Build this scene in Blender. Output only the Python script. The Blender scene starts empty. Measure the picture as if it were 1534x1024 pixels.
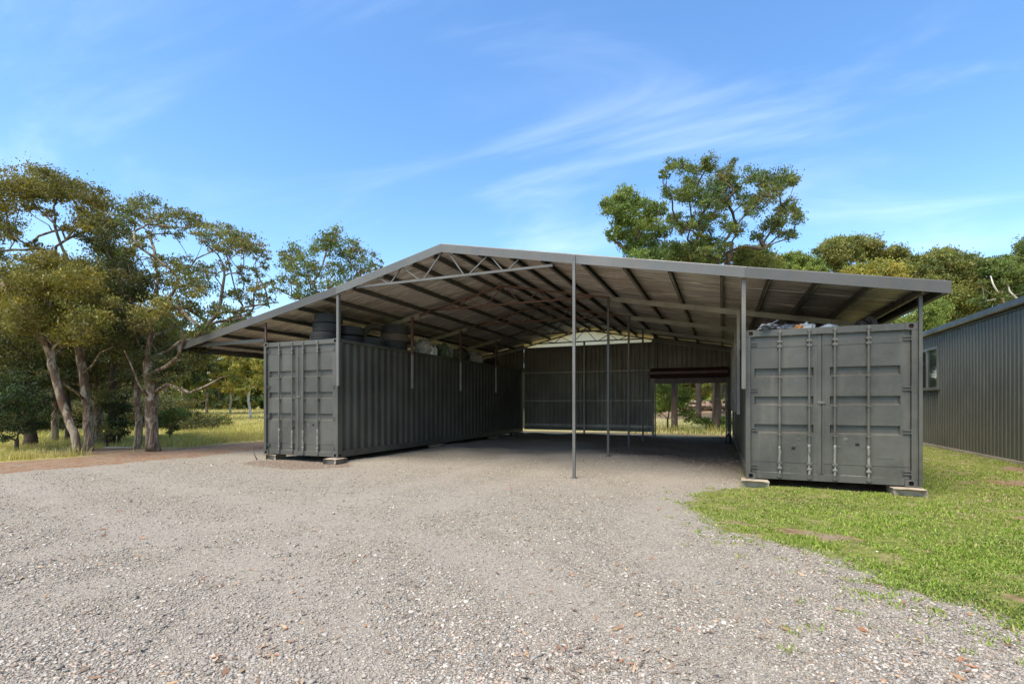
import bpy, math, random
import numpy as np
from mathutils import Vector, Matrix

random.seed(7)
RNG = np.random.default_rng(11)
scene = bpy.context.scene
COL = scene.collection
R = math.radians

# ------------------------------------------------------------------ camera numbers
CAM_H, YAW, FPX, HORIZ = 1.45, 0.397, 750.0, 604.0
CA, SA = math.cos(YAW), math.sin(YAW)


def P(u, d):
    """ground point at picture column u, d metres in front of the camera"""
    X = (u - 767) / FPX * d
    return X * CA - d * SA, X * SA + d * CA


def P3(u, v, d):
    x, y = P(u, d)
    return x, y, CAM_H + (HORIZ - v) / FPX * d


# ------------------------------------------------------------------ object helpers
def tag(o, label=None, cat=None, group=None, kind=None):
    if label: o['label'] = label
    if cat: o['category'] = cat
    if group: o['group'] = group
    if kind: o['kind'] = kind
    return o


def empty(name, loc, label, cat, group=None, rz=0.0):
    o = bpy.data.objects.new(name, None)
    COL.objects.link(o)
    o.location = loc
    o.rotation_euler = (0, 0, rz)
    o.empty_display_size = 0.2
    return tag(o, label, cat, group)


def link(name, me, parent=None, loc=(0, 0, 0)):
    o = bpy.data.objects.new(name, me)
    COL.objects.link(o)
    if parent is not None:
        o.parent = parent
    o.location = loc
    return o


def copy_tree(o, parent=None):
    c = o.copy()
    COL.objects.link(c)
    if parent is not None:
        c.parent = parent
    for ch in [k for k in o.children]:
        copy_tree(ch, c)
    return c


class MB:
    def __init__(s, off=(0, 0, 0)):
        s.v, s.f, s.m = [], [], []
        s.off = Vector(off)

    def face(s, idx, m=0):
        s.f.append(tuple(idx)); s.m.append(m)

    def add(s, verts, faces, m=0):
        b = len(s.v)
        s.v.extend([tuple(Vector(v) - s.off) for v in verts])
        for f in faces:
            s.face([b + i for i in f], m)

    def box(s, x0, y0, z0, x1, y1, z1, m=0, bev=0.0):
        if bev <= 0:
            V = [(x, y, z) for z in (z0, z1) for y in (y0, y1) for x in (x0, x1)]
            s.add(V, [(0, 2, 3, 1), (4, 5, 7, 6), (0, 1, 5, 4), (2, 6, 7, 3), (0, 4, 6, 2), (1, 3, 7, 5)], m)
            return
        import bmesh
        bm = bmesh.new()
        bmesh.ops.create_cube(bm, size=1.0)
        for v in bm.verts:
            v.co = Vector(((x0 + x1) / 2 + v.co.x * (x1 - x0), (y0 + y1) / 2 + v.co.y * (y1 - y0), (z0 + z1) / 2 + v.co.z * (z1 - z0)))
        bmesh.ops.bevel(bm, geom=list(bm.edges), offset=bev, segments=2, affect='EDGES', profile=0.6)
        bm.verts.index_update()
        s.add([v.co[:] for v in bm.verts], [[v.index for v in f.verts] for f in bm.faces], m)
        bm.free()

    def beam(s, a, b, w, h, m=0, up=(0, 0, 1)):
        """rectangular bar from a to b, w sideways and h along up"""
        a, b = Vector(a), Vector(b)
        t = (b - a).normalized()
        side = t.cross(Vector(up))
        if side.length < 1e-5: side = Vector((1, 0, 0))
        side.normalize()
        u = side.cross(t)
        V = []
        for p in (a, b):
            for (i, j) in ((-1, -1), (1, -1), (1, 1), (-1, 1)):
                V.append(p + side * (i * w / 2) + u * (j * h / 2))
        s.add(V, [(0, 1, 2, 3), (7, 6, 5, 4), (0, 4, 5, 1), (1, 5, 6, 2), (2, 6, 7, 3), (3, 7, 4, 0)], m)

    def channel(s, a, b, w, h, t, flip=1, m=0, up=(0, 0, 1)):
        """C-section with lips from a to b: web w-side, depth h"""
        a, b = Vector(a), Vector(b)
        d = (b - a).normalized()
        side = d.cross(Vector(up)).normalized()
        u = side.cross(d)
        l = 0.018
        prof = [(-w / 2, -h / 2 + l), (-w / 2, -h / 2), (w / 2, -h / 2), (w / 2, h / 2), (-w / 2, h / 2), (-w / 2, h / 2 - l),
                (-w / 2 + t, h / 2 - l), (-w / 2 + t, h / 2 - t), (w / 2 - t, h / 2 - t), (w / 2 - t, -h / 2 + t), (-w / 2 + t, -h / 2 + t), (-w / 2 + t, -h / 2 + l)]
        n = len(prof)
        V = [p + side * (flip * x) + u * y for p in (a, b) for (x, y) in prof]
        F = [(i, (i + 1) % n, n + (i + 1) % n, n + i) for i in range(n)]
        F += [tuple(range(n - 1, -1, -1)), tuple(range(n, 2 * n))]
        s.add(V, F, m)

    def tube(s, pts, rad, n=8, m=0, cap=True):
        pts = [Vector(p) for p in pts]
        if isinstance(rad, (int, float)): rad = [rad] * len(pts)
        b = len(s.v)
        t0 = (pts[1] - pts[0]).normalized()
        ref = Vector((0, 0, 1)) if abs(t0.z) < 0.9 else Vector((1, 0, 0))
        side = t0.cross(ref).normalized()
        for i, p in enumerate(pts):
            t = (pts[min(i + 1, len(pts) - 1)] - pts[max(i - 1, 0)])
            if t.length < 1e-9: t = t0
            t.normalize()
            side = (side - t * side.dot(t))
            if side.length < 1e-6: side = t.cross(Vector((0.3, 0.5, 0.8)))
            side.normalize()
            up = t.cross(side)
            for k in range(n):
                a = 2 * math.pi * k / n
                s.v.append(tuple(p + side * (math.cos(a) * rad[i]) + up * (math.sin(a) * rad[i]) - s.off))
        for i in range(len(pts) - 1):
            for k in range(n):
                s.face((b + i * n + k, b + i * n + (k + 1) % n, b + (i + 1) * n + (k + 1) % n, b + (i + 1) * n + k), m)
        if cap:
            s.face([b + k for k in range(n - 1, -1, -1)], m)
            s.face([b + (len(pts) - 1) * n + k for k in range(n)], m)

    def lathe(s, prof, c, axis='z', n=32, m=0):
        """prof: closed list of (radius, height)"""
        b = len(s.v)
        c = Vector(c)
        k = len(prof)
        for i in range(n):
            a = 2 * math.pi * i / n
            for (r, h) in prof:
                p = Vector((math.cos(a) * r, math.sin(a) * r, h))
                if axis == 'x': p = Vector((p.z, p.x, p.y))
                if axis == 'y': p = Vector((p.x, p.z, p.y))
                s.v.append(tuple(c + p - s.off))
        for i in range(n):
            for j in range(k):
                s.face((b + i * k + j, b + ((i + 1) % n) * k + j, b + ((i + 1) % n) * k + (j + 1) % k, b + i * k + (j + 1) % k), m)

    def sheet(s, prof, a, ext, m=0, th=None):
        """open profile (list of 3-vectors) swept along ext"""
        a = Vector(a); ext = Vector(ext)
        n = len(prof)
        V = [a + Vector(p) for p in prof] + [a + Vector(p) + ext for p in prof]
        s.add(V, [(i, i + 1, n + i + 1, n + i) for i in range(n - 1)], m)

    def build(s, name, mats, parent=None, smooth=False, loc=(0, 0, 0), solid=0.0):
        me = bpy.data.meshes.new(name)
        me.from_pydata(s.v, [], s.f)
        if not isinstance(mats, (list, tuple)): mats = [mats]
        for k in mats: me.materials.append(k)
        me.polygons.foreach_set('material_index', s.m)
        if smooth:
            me.polygons.foreach_set('use_smooth', [True] * len(s.f))
        me.update()
        o = link(name, me, parent, loc)
        if solid:
            md = o.modifiers.new('solid', 'SOLIDIFY'); md.thickness = solid; md.offset = 0
        return o


def np_mesh(name, V, F, mat, col=None, parent=None, loc=(0, 0, 0), attrs=None, smooth=False):
    """V n x 3, F m x k (k verts each)"""
    V = np.asarray(V, np.float32); F = np.asarray(F, np.int32)
    me = bpy.data.meshes.new(name)
    me.vertices.add(len(V)); me.vertices.foreach_set('co', V.ravel())
    k = F.shape[1]
    me.loops.add(F.size); me.loops.foreach_set('vertex_index', F.ravel())
    me.polygons.add(len(F))
    me.polygons.foreach_set('loop_start', np.arange(0, F.size, k, dtype=np.int32))
    me.polygons.foreach_set('loop_total', np.full(len(F), k, np.int32))
    if smooth: me.polygons.foreach_set('use_smooth', np.ones(len(F), bool))
    if col is not None:
        a = me.color_attributes.new('Col', 'FLOAT_COLOR', 'POINT')
        a.data.foreach_set('color', np.concatenate([col, np.ones((len(col), 1))], 1).astype(np.float32).ravel())
    for nm, arr in (attrs or {}).items():
        a = me.attributes.new(nm, 'FLOAT', 'POINT')
        a.data.foreach_set('value', np.asarray(arr, np.float32).ravel())
    me.materials.append(mat)
    me.update(calc_edges=True)
    me.validate()
    return link(name, me, parent, loc)


# ------------------------------------------------------------------ materials
class NT:
    def __init__(s, name):
        s.mat = bpy.data.materials.new(name); s.mat.use_nodes = True
        s.t = s.mat.node_tree; s.t.nodes.clear()
        s.out = s.n('ShaderNodeOutputMaterial')

    def n(s, typ, **kw):
        x = s.t.nodes.new(typ)
        for k, v in kw.items(): setattr(x, k, v)
        return x

    def l(s, a, b): s.t.links.new(a, b)

    def setin(s, node, key, val):
        if hasattr(val, 'is_linked') or isinstance(val, bpy.types.NodeSocket): s.l(val, node.inputs[key])
        else: node.inputs[key].default_value = val

    def coord(s, scale=(1, 1, 1), kind='Object', rot=(0, 0, 0)):
        tc = s.n('ShaderNodeTexCoord'); mp = s.n('ShaderNodeMapping')
        s.l(tc.outputs[kind], mp.inputs[0]); mp.inputs['Scale'].default_value = scale; mp.inputs['Rotation'].default_value = rot
        return mp.outputs[0]

    def noise(s, vec, scale, detail=4, rough=0.55, out='Fac', dist=0.0):
        x = s.n('ShaderNodeTexNoise'); s.l(vec, x.inputs['Vector'])
        x.inputs['Scale'].default_value = scale; x.inputs['Detail'].default_value = detail; x.inputs['Roughness'].default_value = rough
        x.inputs['Distortion'].default_value = dist
        return x.outputs[out]

    def vor(s, vec, scale, feature='F1', out='Distance', rnd=1.0):
        x = s.n('ShaderNodeTexVoronoi', feature=feature); s.l(vec, x.inputs['Vector'])
        x.inputs['Scale'].default_value = scale; x.inputs['Randomness'].default_value = rnd
        return x.outputs[out]

    def ramp(s, fac, stops, interp='LINEAR'):
        x = s.n('ShaderNodeValToRGB'); s.l(fac, x.inputs[0])
        cr = x.color_ramp; cr.interpolation = interp
        while len(cr.elements) < len(stops): cr.elements.new(0.5)
        for e, (p, c) in zip(cr.elements, stops):
            e.position = p
            e.color = (c, c, c, 1) if isinstance(c, (int, float)) else (*c, 1)
        return x.outputs[0]

    def mr(s, v, a, b, c=0.0, d=1.0, smooth=True):
        x = s.n('ShaderNodeMapRange', interpolation_type='SMOOTHSTEP' if smooth else 'LINEAR')
        s.setin(x, 0, v)
        for i, k in enumerate((a, b, c, d)): x.inputs[i + 1].default_value = k
        return x.outputs[0]

    def mix(s, fac, a, b, mode='MIX'):
        x = s.n('ShaderNodeMix', data_type='RGBA', blend_type=mode)
        s.setin(x, 0, fac)
        for key, val in ((6, a), (7, b)):
            if isinstance(val, tuple) and len(val) == 3: val = (*val, 1)
            s.setin(x, key, val)
        return x.outputs[2]

    def math(s, op, a, b=0.0):
        x = s.n('ShaderNodeMath', operation=op); s.setin(x, 0, a); s.setin(x, 1, b)
        return x.outputs[0]

    def bump(s, h, strength=0.3, dist=0.01, prev=None):
        x = s.n('ShaderNodeBump'); x.inputs['Strength'].default_value = strength; x.inputs['Distance'].default_value = dist
        s.l(h, x.inputs['Height'])
        if prev is not None: s.l(prev, x.inputs['Normal'])
        return x.outputs[0]

    def bsdf(s, col, rough=0.6, metal=0.0, normal=None, spec=0.5, link=True):
        x = s.n('ShaderNodeBsdfPrincipled')
        if isinstance(col, tuple) and len(col) == 3: col = (*col, 1)
        s.setin(x, 'Base Color', col); s.setin(x, 'Roughness', rough); s.setin(x, 'Metallic', metal)
        x.inputs['Specular IOR Level'].default_value = spec
        if normal is not None: s.l(normal, x.inputs['Normal'])
        if link: s.l(x.outputs[0], s.out.inputs[0])
        return x


def paint(name, c, rough=0.5, metal=0.0, var=0.25, dirt=(0.13, 0.11, 0.085), dirt_amt=0.35, rust=0.0, streak=True, bump=0.15, scale=1.0, dent=0.0):
    n = NT(name)
    v = n.coord((1, 1, 1)); vs = n.coord((5, 5, 0.5) if streak else (1, 1, 1))
    big = n.noise(v, 0.9 * scale, 5, 0.6); st = n.noise(vs, 1.6 * scale, 5, 0.65); fine = n.noise(v, 45 * scale, 3, 0.6)
    c1 = tuple(k * (1 - var) for k in c); c2 = tuple(min(1, k * (1 + var)) for k in c)
    col = n.mix(n.mr(big, 0.3, 0.7), c1, c2)
    col = n.mix(n.math('MULTIPLY', n.mr(st, 0.5, 0.75), dirt_amt), col, dirt)
    col = n.mix(n.math('MULTIPLY', n.mr(fine, 0.45, 0.75), 0.18), col, tuple(min(1, k * 1.8 + 0.01) for k in c))
    if rust > 0:
        rn = n.noise(v, 9 * scale, 6, 0.7)
        rm = n.mr(rn, 0.72 - rust * 0.25, 0.78 - rust * 0.2)
        col = n.mix(rm, col, n.mix(fine, (0.11, 0.05, 0.025), (0.3, 0.16, 0.08)))
    rg = n.mr(st, 0.3, 0.8, rough - 0.08, rough + 0.15)
    nb = n.bump(fine, bump, 0.002)
    if dent > 0:
        nb = n.bump(n.noise(v, 3.2, 2, 0.5), dent, 0.03, nb)
    n.bsdf(col, rg, metal, nb)
    return n.mat


M = {}
M['cont'] = paint('container_paint', (0.069, 0.067, 0.055), 0.46, var=0.3, rust=0.16, dent=0.45, dirt=(0.14, 0.128, 0.104), dirt_amt=0.36)
M['cont_side'] = paint('container_side_paint', (0.062, 0.059, 0.047), 0.5, rust=0.1, dent=0.15, dirt_amt=0.3)
M['bar'] = paint('locking_bar_paint', (0.085, 0.081, 0.067), 0.45, rust=0.25, dirt=(0.35, 0.31, 0.25), dirt_amt=0.5)
M['worn'] = paint('worn_zinc', (0.165, 0.16, 0.138), 0.6, rust=0.55, dirt=(0.24, 0.18, 0.13), dirt_amt=0.6)
M['galv'] = paint('galvanised_steel', (0.135, 0.128, 0.112), 0.5, 0.3, var=0.25, rust=0.03, dirt_amt=0.25)
M['galv_old'] = paint('old_galvanised_steel', (0.27, 0.25, 0.215), 0.5, 0.2, var=0.3, rust=0.35, dirt_amt=0.4)
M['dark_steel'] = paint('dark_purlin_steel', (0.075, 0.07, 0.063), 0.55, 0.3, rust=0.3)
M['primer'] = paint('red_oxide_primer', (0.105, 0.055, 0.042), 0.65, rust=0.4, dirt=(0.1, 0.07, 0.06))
M['fascia'] = paint('fascia_paint', (0.128, 0.124, 0.11), 0.4, 0.1, var=0.16, dirt_amt=0.2)
M['fascia_old'] = paint('weathered_fascia_paint', (0.082, 0.079, 0.07), 0.45, 0.05, var=0.16, dirt_amt=0.25)
M['wallsheet'] = paint('wall_sheeting_back', (0.12, 0.11, 0.086), 0.5, 0.2, dirt_amt=0.35)
M['greenshed'] = paint('dark_ribbed_cladding', (0.084, 0.083, 0.063), 0.42, var=0.1, dirt=(0.17, 0.165, 0.14), dirt_amt=0.28)
M['gutter'] = paint('gutter_paint', (0.036, 0.036, 0.031), 0.35, var=0.1, dirt_amt=0.15, streak=False)
M['darkroll'] = paint('dark_red_roller', (0.04, 0.007, 0.007), 0.45, dirt_amt=0.3)
M['conc'] = paint('weathered_concrete', (0.34, 0.285, 0.21), 0.9, var=0.25, dirt=(0.18, 0.14, 0.1), dirt_amt=0.5, streak=False, bump=0.8, scale=2)
M['black'] = paint('black_plastic', (0.02, 0.02, 0.021), 0.5, dirt_amt=0.3)
M['hole'] = paint('casting_socket', (0.012, 0.01, 0.01), 0.9, dirt_amt=0.1)
M['holered'] = paint('casting_socket_red', (0.07, 0.025, 0.025), 0.8, dirt_amt=0.3)
M['rubber'] = paint('tyre_rubber', (0.028, 0.028, 0.027), 0.8, var=0.3, dirt=(0.09, 0.083, 0.07), dirt_amt=0.5, streak=False, bump=0.5)
M['rubber_brown'] = paint('dusty_tyre_rubber', (0.085, 0.068, 0.05), 0.85, var=0.3, dirt=(0.15, 0.11, 0.075), dirt_amt=0.6, streak=False, bump=0.5)
M['alu'] = paint('aluminium_frame', (0.17, 0.168, 0.155), 0.35, 0.4, dirt_amt=0.1)
M['bag_white'] = paint('white_plastic_bag', (0.6, 0.6, 0.57), 0.5, dirt=(0.3, 0.27, 0.22), streak=False)
M['bag_orange'] = paint('orange_plastic_bag', (0.55, 0.24, 0.07), 0.5, dirt_amt=0.3, streak=False)
M['tarp'] = paint('grey_tarpaulin', (0.17, 0.18, 0.2), 0.6, dirt_amt=0.4, streak=False)
M['junk_brown'] = paint('dark_brown_scrap', (0.06, 0.04, 0.03), 0.7, streak=False)
M['junk_grey'] = paint('dusty_pale_sack', (0.3, 0.29, 0.25), 0.8, streak=False)
M['junk_green'] = paint('faded_green_plastic', (0.09, 0.12, 0.07), 0.6, streak=False)
M['timber'] = paint('grey_old_timber', (0.2, 0.16, 0.12), 0.85, streak=False, bump=0.6)


def foil_mat():
    n = NT('aged_foil_underside')
    v = n.coord((1, 1, 1)); vs = n.coord((0.55, 4.2, 1))
    a = n.noise(vs, 2.0, 6, 0.68, dist=0.5); b = n.noise(v, 0.45, 3, 0.5); c = n.noise(v, 14, 4, 0.7)
    col = n.mix(n.mr(a, 0.3, 0.72), (0.34, 0.30, 0.265), (0.9, 0.84, 0.78))
    col = n.mix(n.math('MULTIPLY', n.mr(b, 0.4, 0.7), 0.4), col, (0.5, 0.36, 0.29))
    col = n.mix(n.math('MULTIPLY', n.mr(c, 0.5, 0.8), 0.4), col, (0.15, 0.11, 0.085))
    nb = n.bump(a, 0.9, 0.04); nb = n.bump(c, 0.4, 0.008, nb)
    n.bsdf(col, n.mr(c, 0.3, 0.7, 0.35, 0.55), 0.25, nb)
    return n.mat


M['foil'] = foil_mat()


def trans_mat():
    n = NT('fibreglass_skylight')
    v = n.coord((1, 1, 1))
    a = n.noise(v, 1.2, 5, 0.65)
    col = n.mix(n.mr(a, 0.35, 0.75), (1.0, 0.88, 0.68), (0.86, 0.74, 0.46))
    d = n.n('ShaderNodeBsdfDiffuse'); n.l(col, d.inputs[0])
    t = n.n('ShaderNodeBsdfTranslucent'); n.l(col, t.inputs[0])
    m = n.n('ShaderNodeMixShader'); m.inputs[0].default_value = 0.95
    n.l(d.outputs[0], m.inputs[1]); n.l(t.outputs[0], m.inputs[2]); n.l(m.outputs[0], n.out.inputs[0])
    return n.mat


M['trans'] = trans_mat()


def glass_mat():
    n = NT('window_glass')
    x = n.bsdf((0.02, 0.024, 0.024), 0.04, 0.0, None, 1.0)
    x.inputs['IOR'].default_value = 1.7
    return n.mat


M['glass'] = glass_mat()


def leaf_mat(name='leaf'):
    n = NT(name)
    at = n.n('ShaderNodeAttribute'); at.attribute_name = 'Col'
    d = n.bsdf(at.outputs['Color'], 0.55, 0.0, None, 0.35, link=False)
    t = n.n('ShaderNodeBsdfTranslucent')
    tc = n.mix(1.0, at.outputs['Color'], (1.15, 1.1, 0.55), 'MULTIPLY'); n.l(tc, t.inputs[0])
    m = n.n('ShaderNodeMixShader'); m.inputs[0].default_value = 0.34
    n.l(d.outputs[0], m.inputs[1]); n.l(t.outputs[0], m.inputs[2]); n.l(m.outputs[0], n.out.inputs[0])
    return n.mat


M['leaf'] = leaf_mat()


def attr_mat(name, rough=0.9, spec=0.3):
    n = NT(name)
    at = n.n('ShaderNodeAttribute'); at.attribute_name = 'Col'
    n.bsdf(at.outputs['Color'], rough, 0, None, spec)
    return n.mat


M['stone'] = attr_mat('stone')
M['litter'] = attr_mat('litter')


def bark_mat(name, pale, brown, amt):
    n = NT(name)
    v = n.coord((1, 1, 0.35)); vf = n.coord((1, 1, 0.12))
    a = n.noise(v, 4.6, 7, 0.7, dist=0.8); b = n.noise(vf, 22, 4, 0.65); c = n.noise(v, 9, 4, 0.7)
    col = n.mix(n.mr(a, 0.62 - amt * 0.4, 0.70 - amt * 0.35), pale, brown)
    col = n.mix(n.math('MULTIPLY', n.mr(b, 0.45, 0.75), 0.5), col, tuple(k * 0.45 for k in brown))
    col = n.mix(n.math('MULTIPLY', n.mr(c, 0.55, 0.8), 0.4), col, (0.42, 0.36, 0.3))
    nb = n.bump(b, 0.7, 0.02); nb = n.bump(a, 0.6, 0.03, nb)
    n.bsdf(col, 0.85, 0, nb, 0.2)
    return n.mat


M['bark_pale'] = bark_mat('pale_gum_bark', (0.35, 0.285, 0.2), (0.12, 0.075, 0.045), 0.48)
M['bark_dark'] = bark_mat('dark_rough_bark', (0.18, 0.15, 0.125), (0.075, 0.055, 0.042), 0.75)
M['log'] = bark_mat('split_log_wood', (0.42, 0.28, 0.2), (0.22, 0.13, 0.085), 0.4)
M['bark_white'] = bark_mat('white_gum_bark', (0.6, 0.55, 0.48), (0.3, 0.22, 0.16), 0.15)

# ------------------------------------------------------------------ ground
GRAVEL = np.array([(-13.6, 12.6), (-13.2, 9.5), (-13.7, 5.6), (-14.6, 2), (-15.5, -8), (5.5, -8), (4.4, 1.5), (2.7, 3.5), (1.9, 4.3), (1.4, 4.9),
                   (0.95, 5.65), (0.1, 6.1), (-0.42, 7.3), (-0.4, 8.5), (0.15, 9.3), (0.4, 9.7), (0.42, 20.5), (-0.8, 21.2), (-11.0, 21.4), (-11.2, 13.6)])


def sd_poly(x, y, poly):
    d2 = np.full(x.shape, 1e18); inside = np.zeros(x.shape, bool)
    n = len(poly)
    for i in range(n):
        ax, ay = poly[i]; bx, by = poly[(i + 1) % n]
        ex, ey = bx - ax, by - ay
        t = np.clip(((x - ax) * ex + (y - ay) * ey) / (ex * ex + ey * ey), 0, 1)
        d2 = np.minimum(d2, (x - ax - t * ex) ** 2 + (y - ay - t * ey) ** 2)
        c = ((ay > y) != (by > y)) & (x < (bx - ax) * (y - ay) / (by - ay + 1e-12) + ax)
        inside ^= c
    return np.where(inside, 1, -1) * np.sqrt(d2)      # positive inside


def wob(x, y, s, seed=0.0):
    return (np.sin(x * s * 1.0 + y * s * 0.7 + seed) + np.sin(-x * s * 1.7 + y * s * 1.3 + seed * 2.1 + 1.3) + np.sin(x * s * 2.9 + y * s * 2.3 + seed * 0.7 + 4.1) * 0.6
            + np.sin(x * s * 0.6 - y * s * 3.7 + seed * 1.7) * 0.5) / 3.1


def ell(x, y, cx, cy, rx, ry, a=0.0):
    c, s = math.cos(a), math.sin(a)
    dx, dy = x - cx, y - cy
    return 1 - np.sqrt(((dx * c + dy * s) / rx) ** 2 + ((-dx * s + dy * c) / ry) ** 2)


def sstep(v, a, b):
    t = np.clip((v - a) / (b - a), 0, 1)
    return t * t * (3 - 2 * t)


def height(x, y):
    x = np.asarray(x, float); y = np.asarray(y, float)
    h = 0.016 * wob(x, y, 1.1) + 0.010 * wob(x, y, 3.3, 2.0)
    inside = sstep(y, 10.5, 13.5) * (1 - sstep(y, 21, 23)) * sstep(x, -9, -8) * (1 - sstep(x, 0, 1))
    h = h + 0.085 * inside + 0.05 * inside * wob(x, y, 1.4, 5)
    for (cx, cy, r, a) in ((-2.65, 12.7, 0.9, 0.05), (-2.3, 15.6, 0.7, 0.05), (-7.9, 10.4, 0.8, 0.07), (-5.6, 21.3, 1.0, 0.07)):
        h = h + a * np.exp(-((x - cx) ** 2 + (y - cy) ** 2) / (r * r))
    # a little hollow under the front corner of each container, grass stands slightly proud of the gravel
    h = h + 0.02 * sstep(-sd_poly(x, y, GRAVEL), 0.0, 0.5)
    far = sstep(np.hypot(x, y), 40, 90)
    h = h + far * (0.5 * wob(x, y, 0.05, 3) + 0.5)
    h = h + 0.55 * sstep(y, 30, 50) * sstep(x, -20, -8) * (1 - far)
    return h


def hz(x, y):
    return float(height(np.array([x]), np.array([y]))[0])


TRACKS = [[(-9.0, -4.0), (-6.6, 1.0), (-5.2, 5.0), (-5.0, 9.0), (-5.1, 14.0)], [(-7.4, -4.0), (-5.0, 1.0), (-3.7, 5.0), (-3.55, 9.0), (-3.7, 14.0)],
          [(3.4, -4.0), (1.6, 1.0), (-0.6, 5.0), (-1.0, 9.0), (-0.95, 14.0)], [(-16, 6.0), (-9.0, 4.2), (-3.0, 3.0), (2.5, -0.5)], [(-16, 7.6), (-9.0, 5.8), (-3.0, 4.6), (3.5, 1.2)]]


def track_amount(x, y):
    best = np.full(np.shape(x), 9.0)
    for pl in TRACKS:
        for (ax, ay), (bx, by) in zip(pl[:-1], pl[1:]):
            t = np.clip(((x - ax) * (bx - ax) + (y - ay) * (by - ay)) / ((bx - ax) ** 2 + (by - ay) ** 2), 0, 1)
            best = np.minimum(best, np.hypot(x - ax - t * (bx - ax), y - ay - t * (by - ay)))
    return 1 - sstep(best + 0.12 * wob(x, y, 3.0, 2), 0.12, 0.42)


def dust_amount(x, y):
    return 0.3 + 0.5 * wob(x, y, 0.8, 9) + 0.3 * wob(x, y, 2.6, 4) + 0.5 * track_amount(x, y)


def dirt_amount(x, y):
    g = sd_poly(x, y, GRAVEL)
    d = np.zeros(x.shape)
    strip = (1 - sstep(np.abs(-g - 1.0 - 0.3 * wob(x, y, 0.7)), 1.1, 1.9)) * (x < -10)
    d = np.maximum(d, strip)
    for e in ((1.0, 6.3, 0.8, 0.24, -0.35), (0.2, 6.6, 0.5, 0.2, -0.2), (2.2, 4.75, 0.5, 0.2, -0.5), (4.9, 11.7, 1.3, 0.7, 0.4), (3.6, 8.2, 0.5, 0.25, 0.3), (6.0, 14.0, 0.5, 1.8, 0.0), (-17, 9, 3.5, 2.2, 0.5)):
        d = np.maximum(d, 0.7 * sstep(ell(x, y, *e) + 0.35 * wob(x, y, 5.0, e[0]), 0.0, 0.7))
    d = np.maximum(d, ((x > 0.45) & (x < 2.75) & (y > 9.85) & (y < 22)) * 0.9)
    d = np.maximum(d, (1 - sstep(np.abs(y - 23.5), 1.0, 3.0)) * (np.abs(x + 4) < 9) * 0.55)
    d = np.maximum(d, sstep(y, 34, 44) * sstep(x, -14, -9) * (1 - sstep(x, 12, 20)) * 0.9 * (1 - sstep(y, 60, 80)))
    return d


def soil_amount(x, y):
    s = sstep(y + 0.7 * wob(x, y, 1.5, 1) + 0.9 * sstep(x, -2, -0.5), 11.4, 14.8) * (1 - sstep(y, 21.3, 22.2)) * sstep(x + 0.12 * y + 0.4 * wob(x, y, 2.2, 3), -3.2, -0.8) * (x < 0.5)
    s2 = sstep(y + 0.5 * wob(x, y, 1.2, 8), 15.5, 18.5) * (1 - sstep(y, 21.3, 22.2)) * (x < 0.5) * (x > -9)
    t = np.maximum(s, 0.75 * s2)
    return np.maximum(t, ell(x, y, -9.4, 9.1, 1.5, 0.8) > 0)


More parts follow.
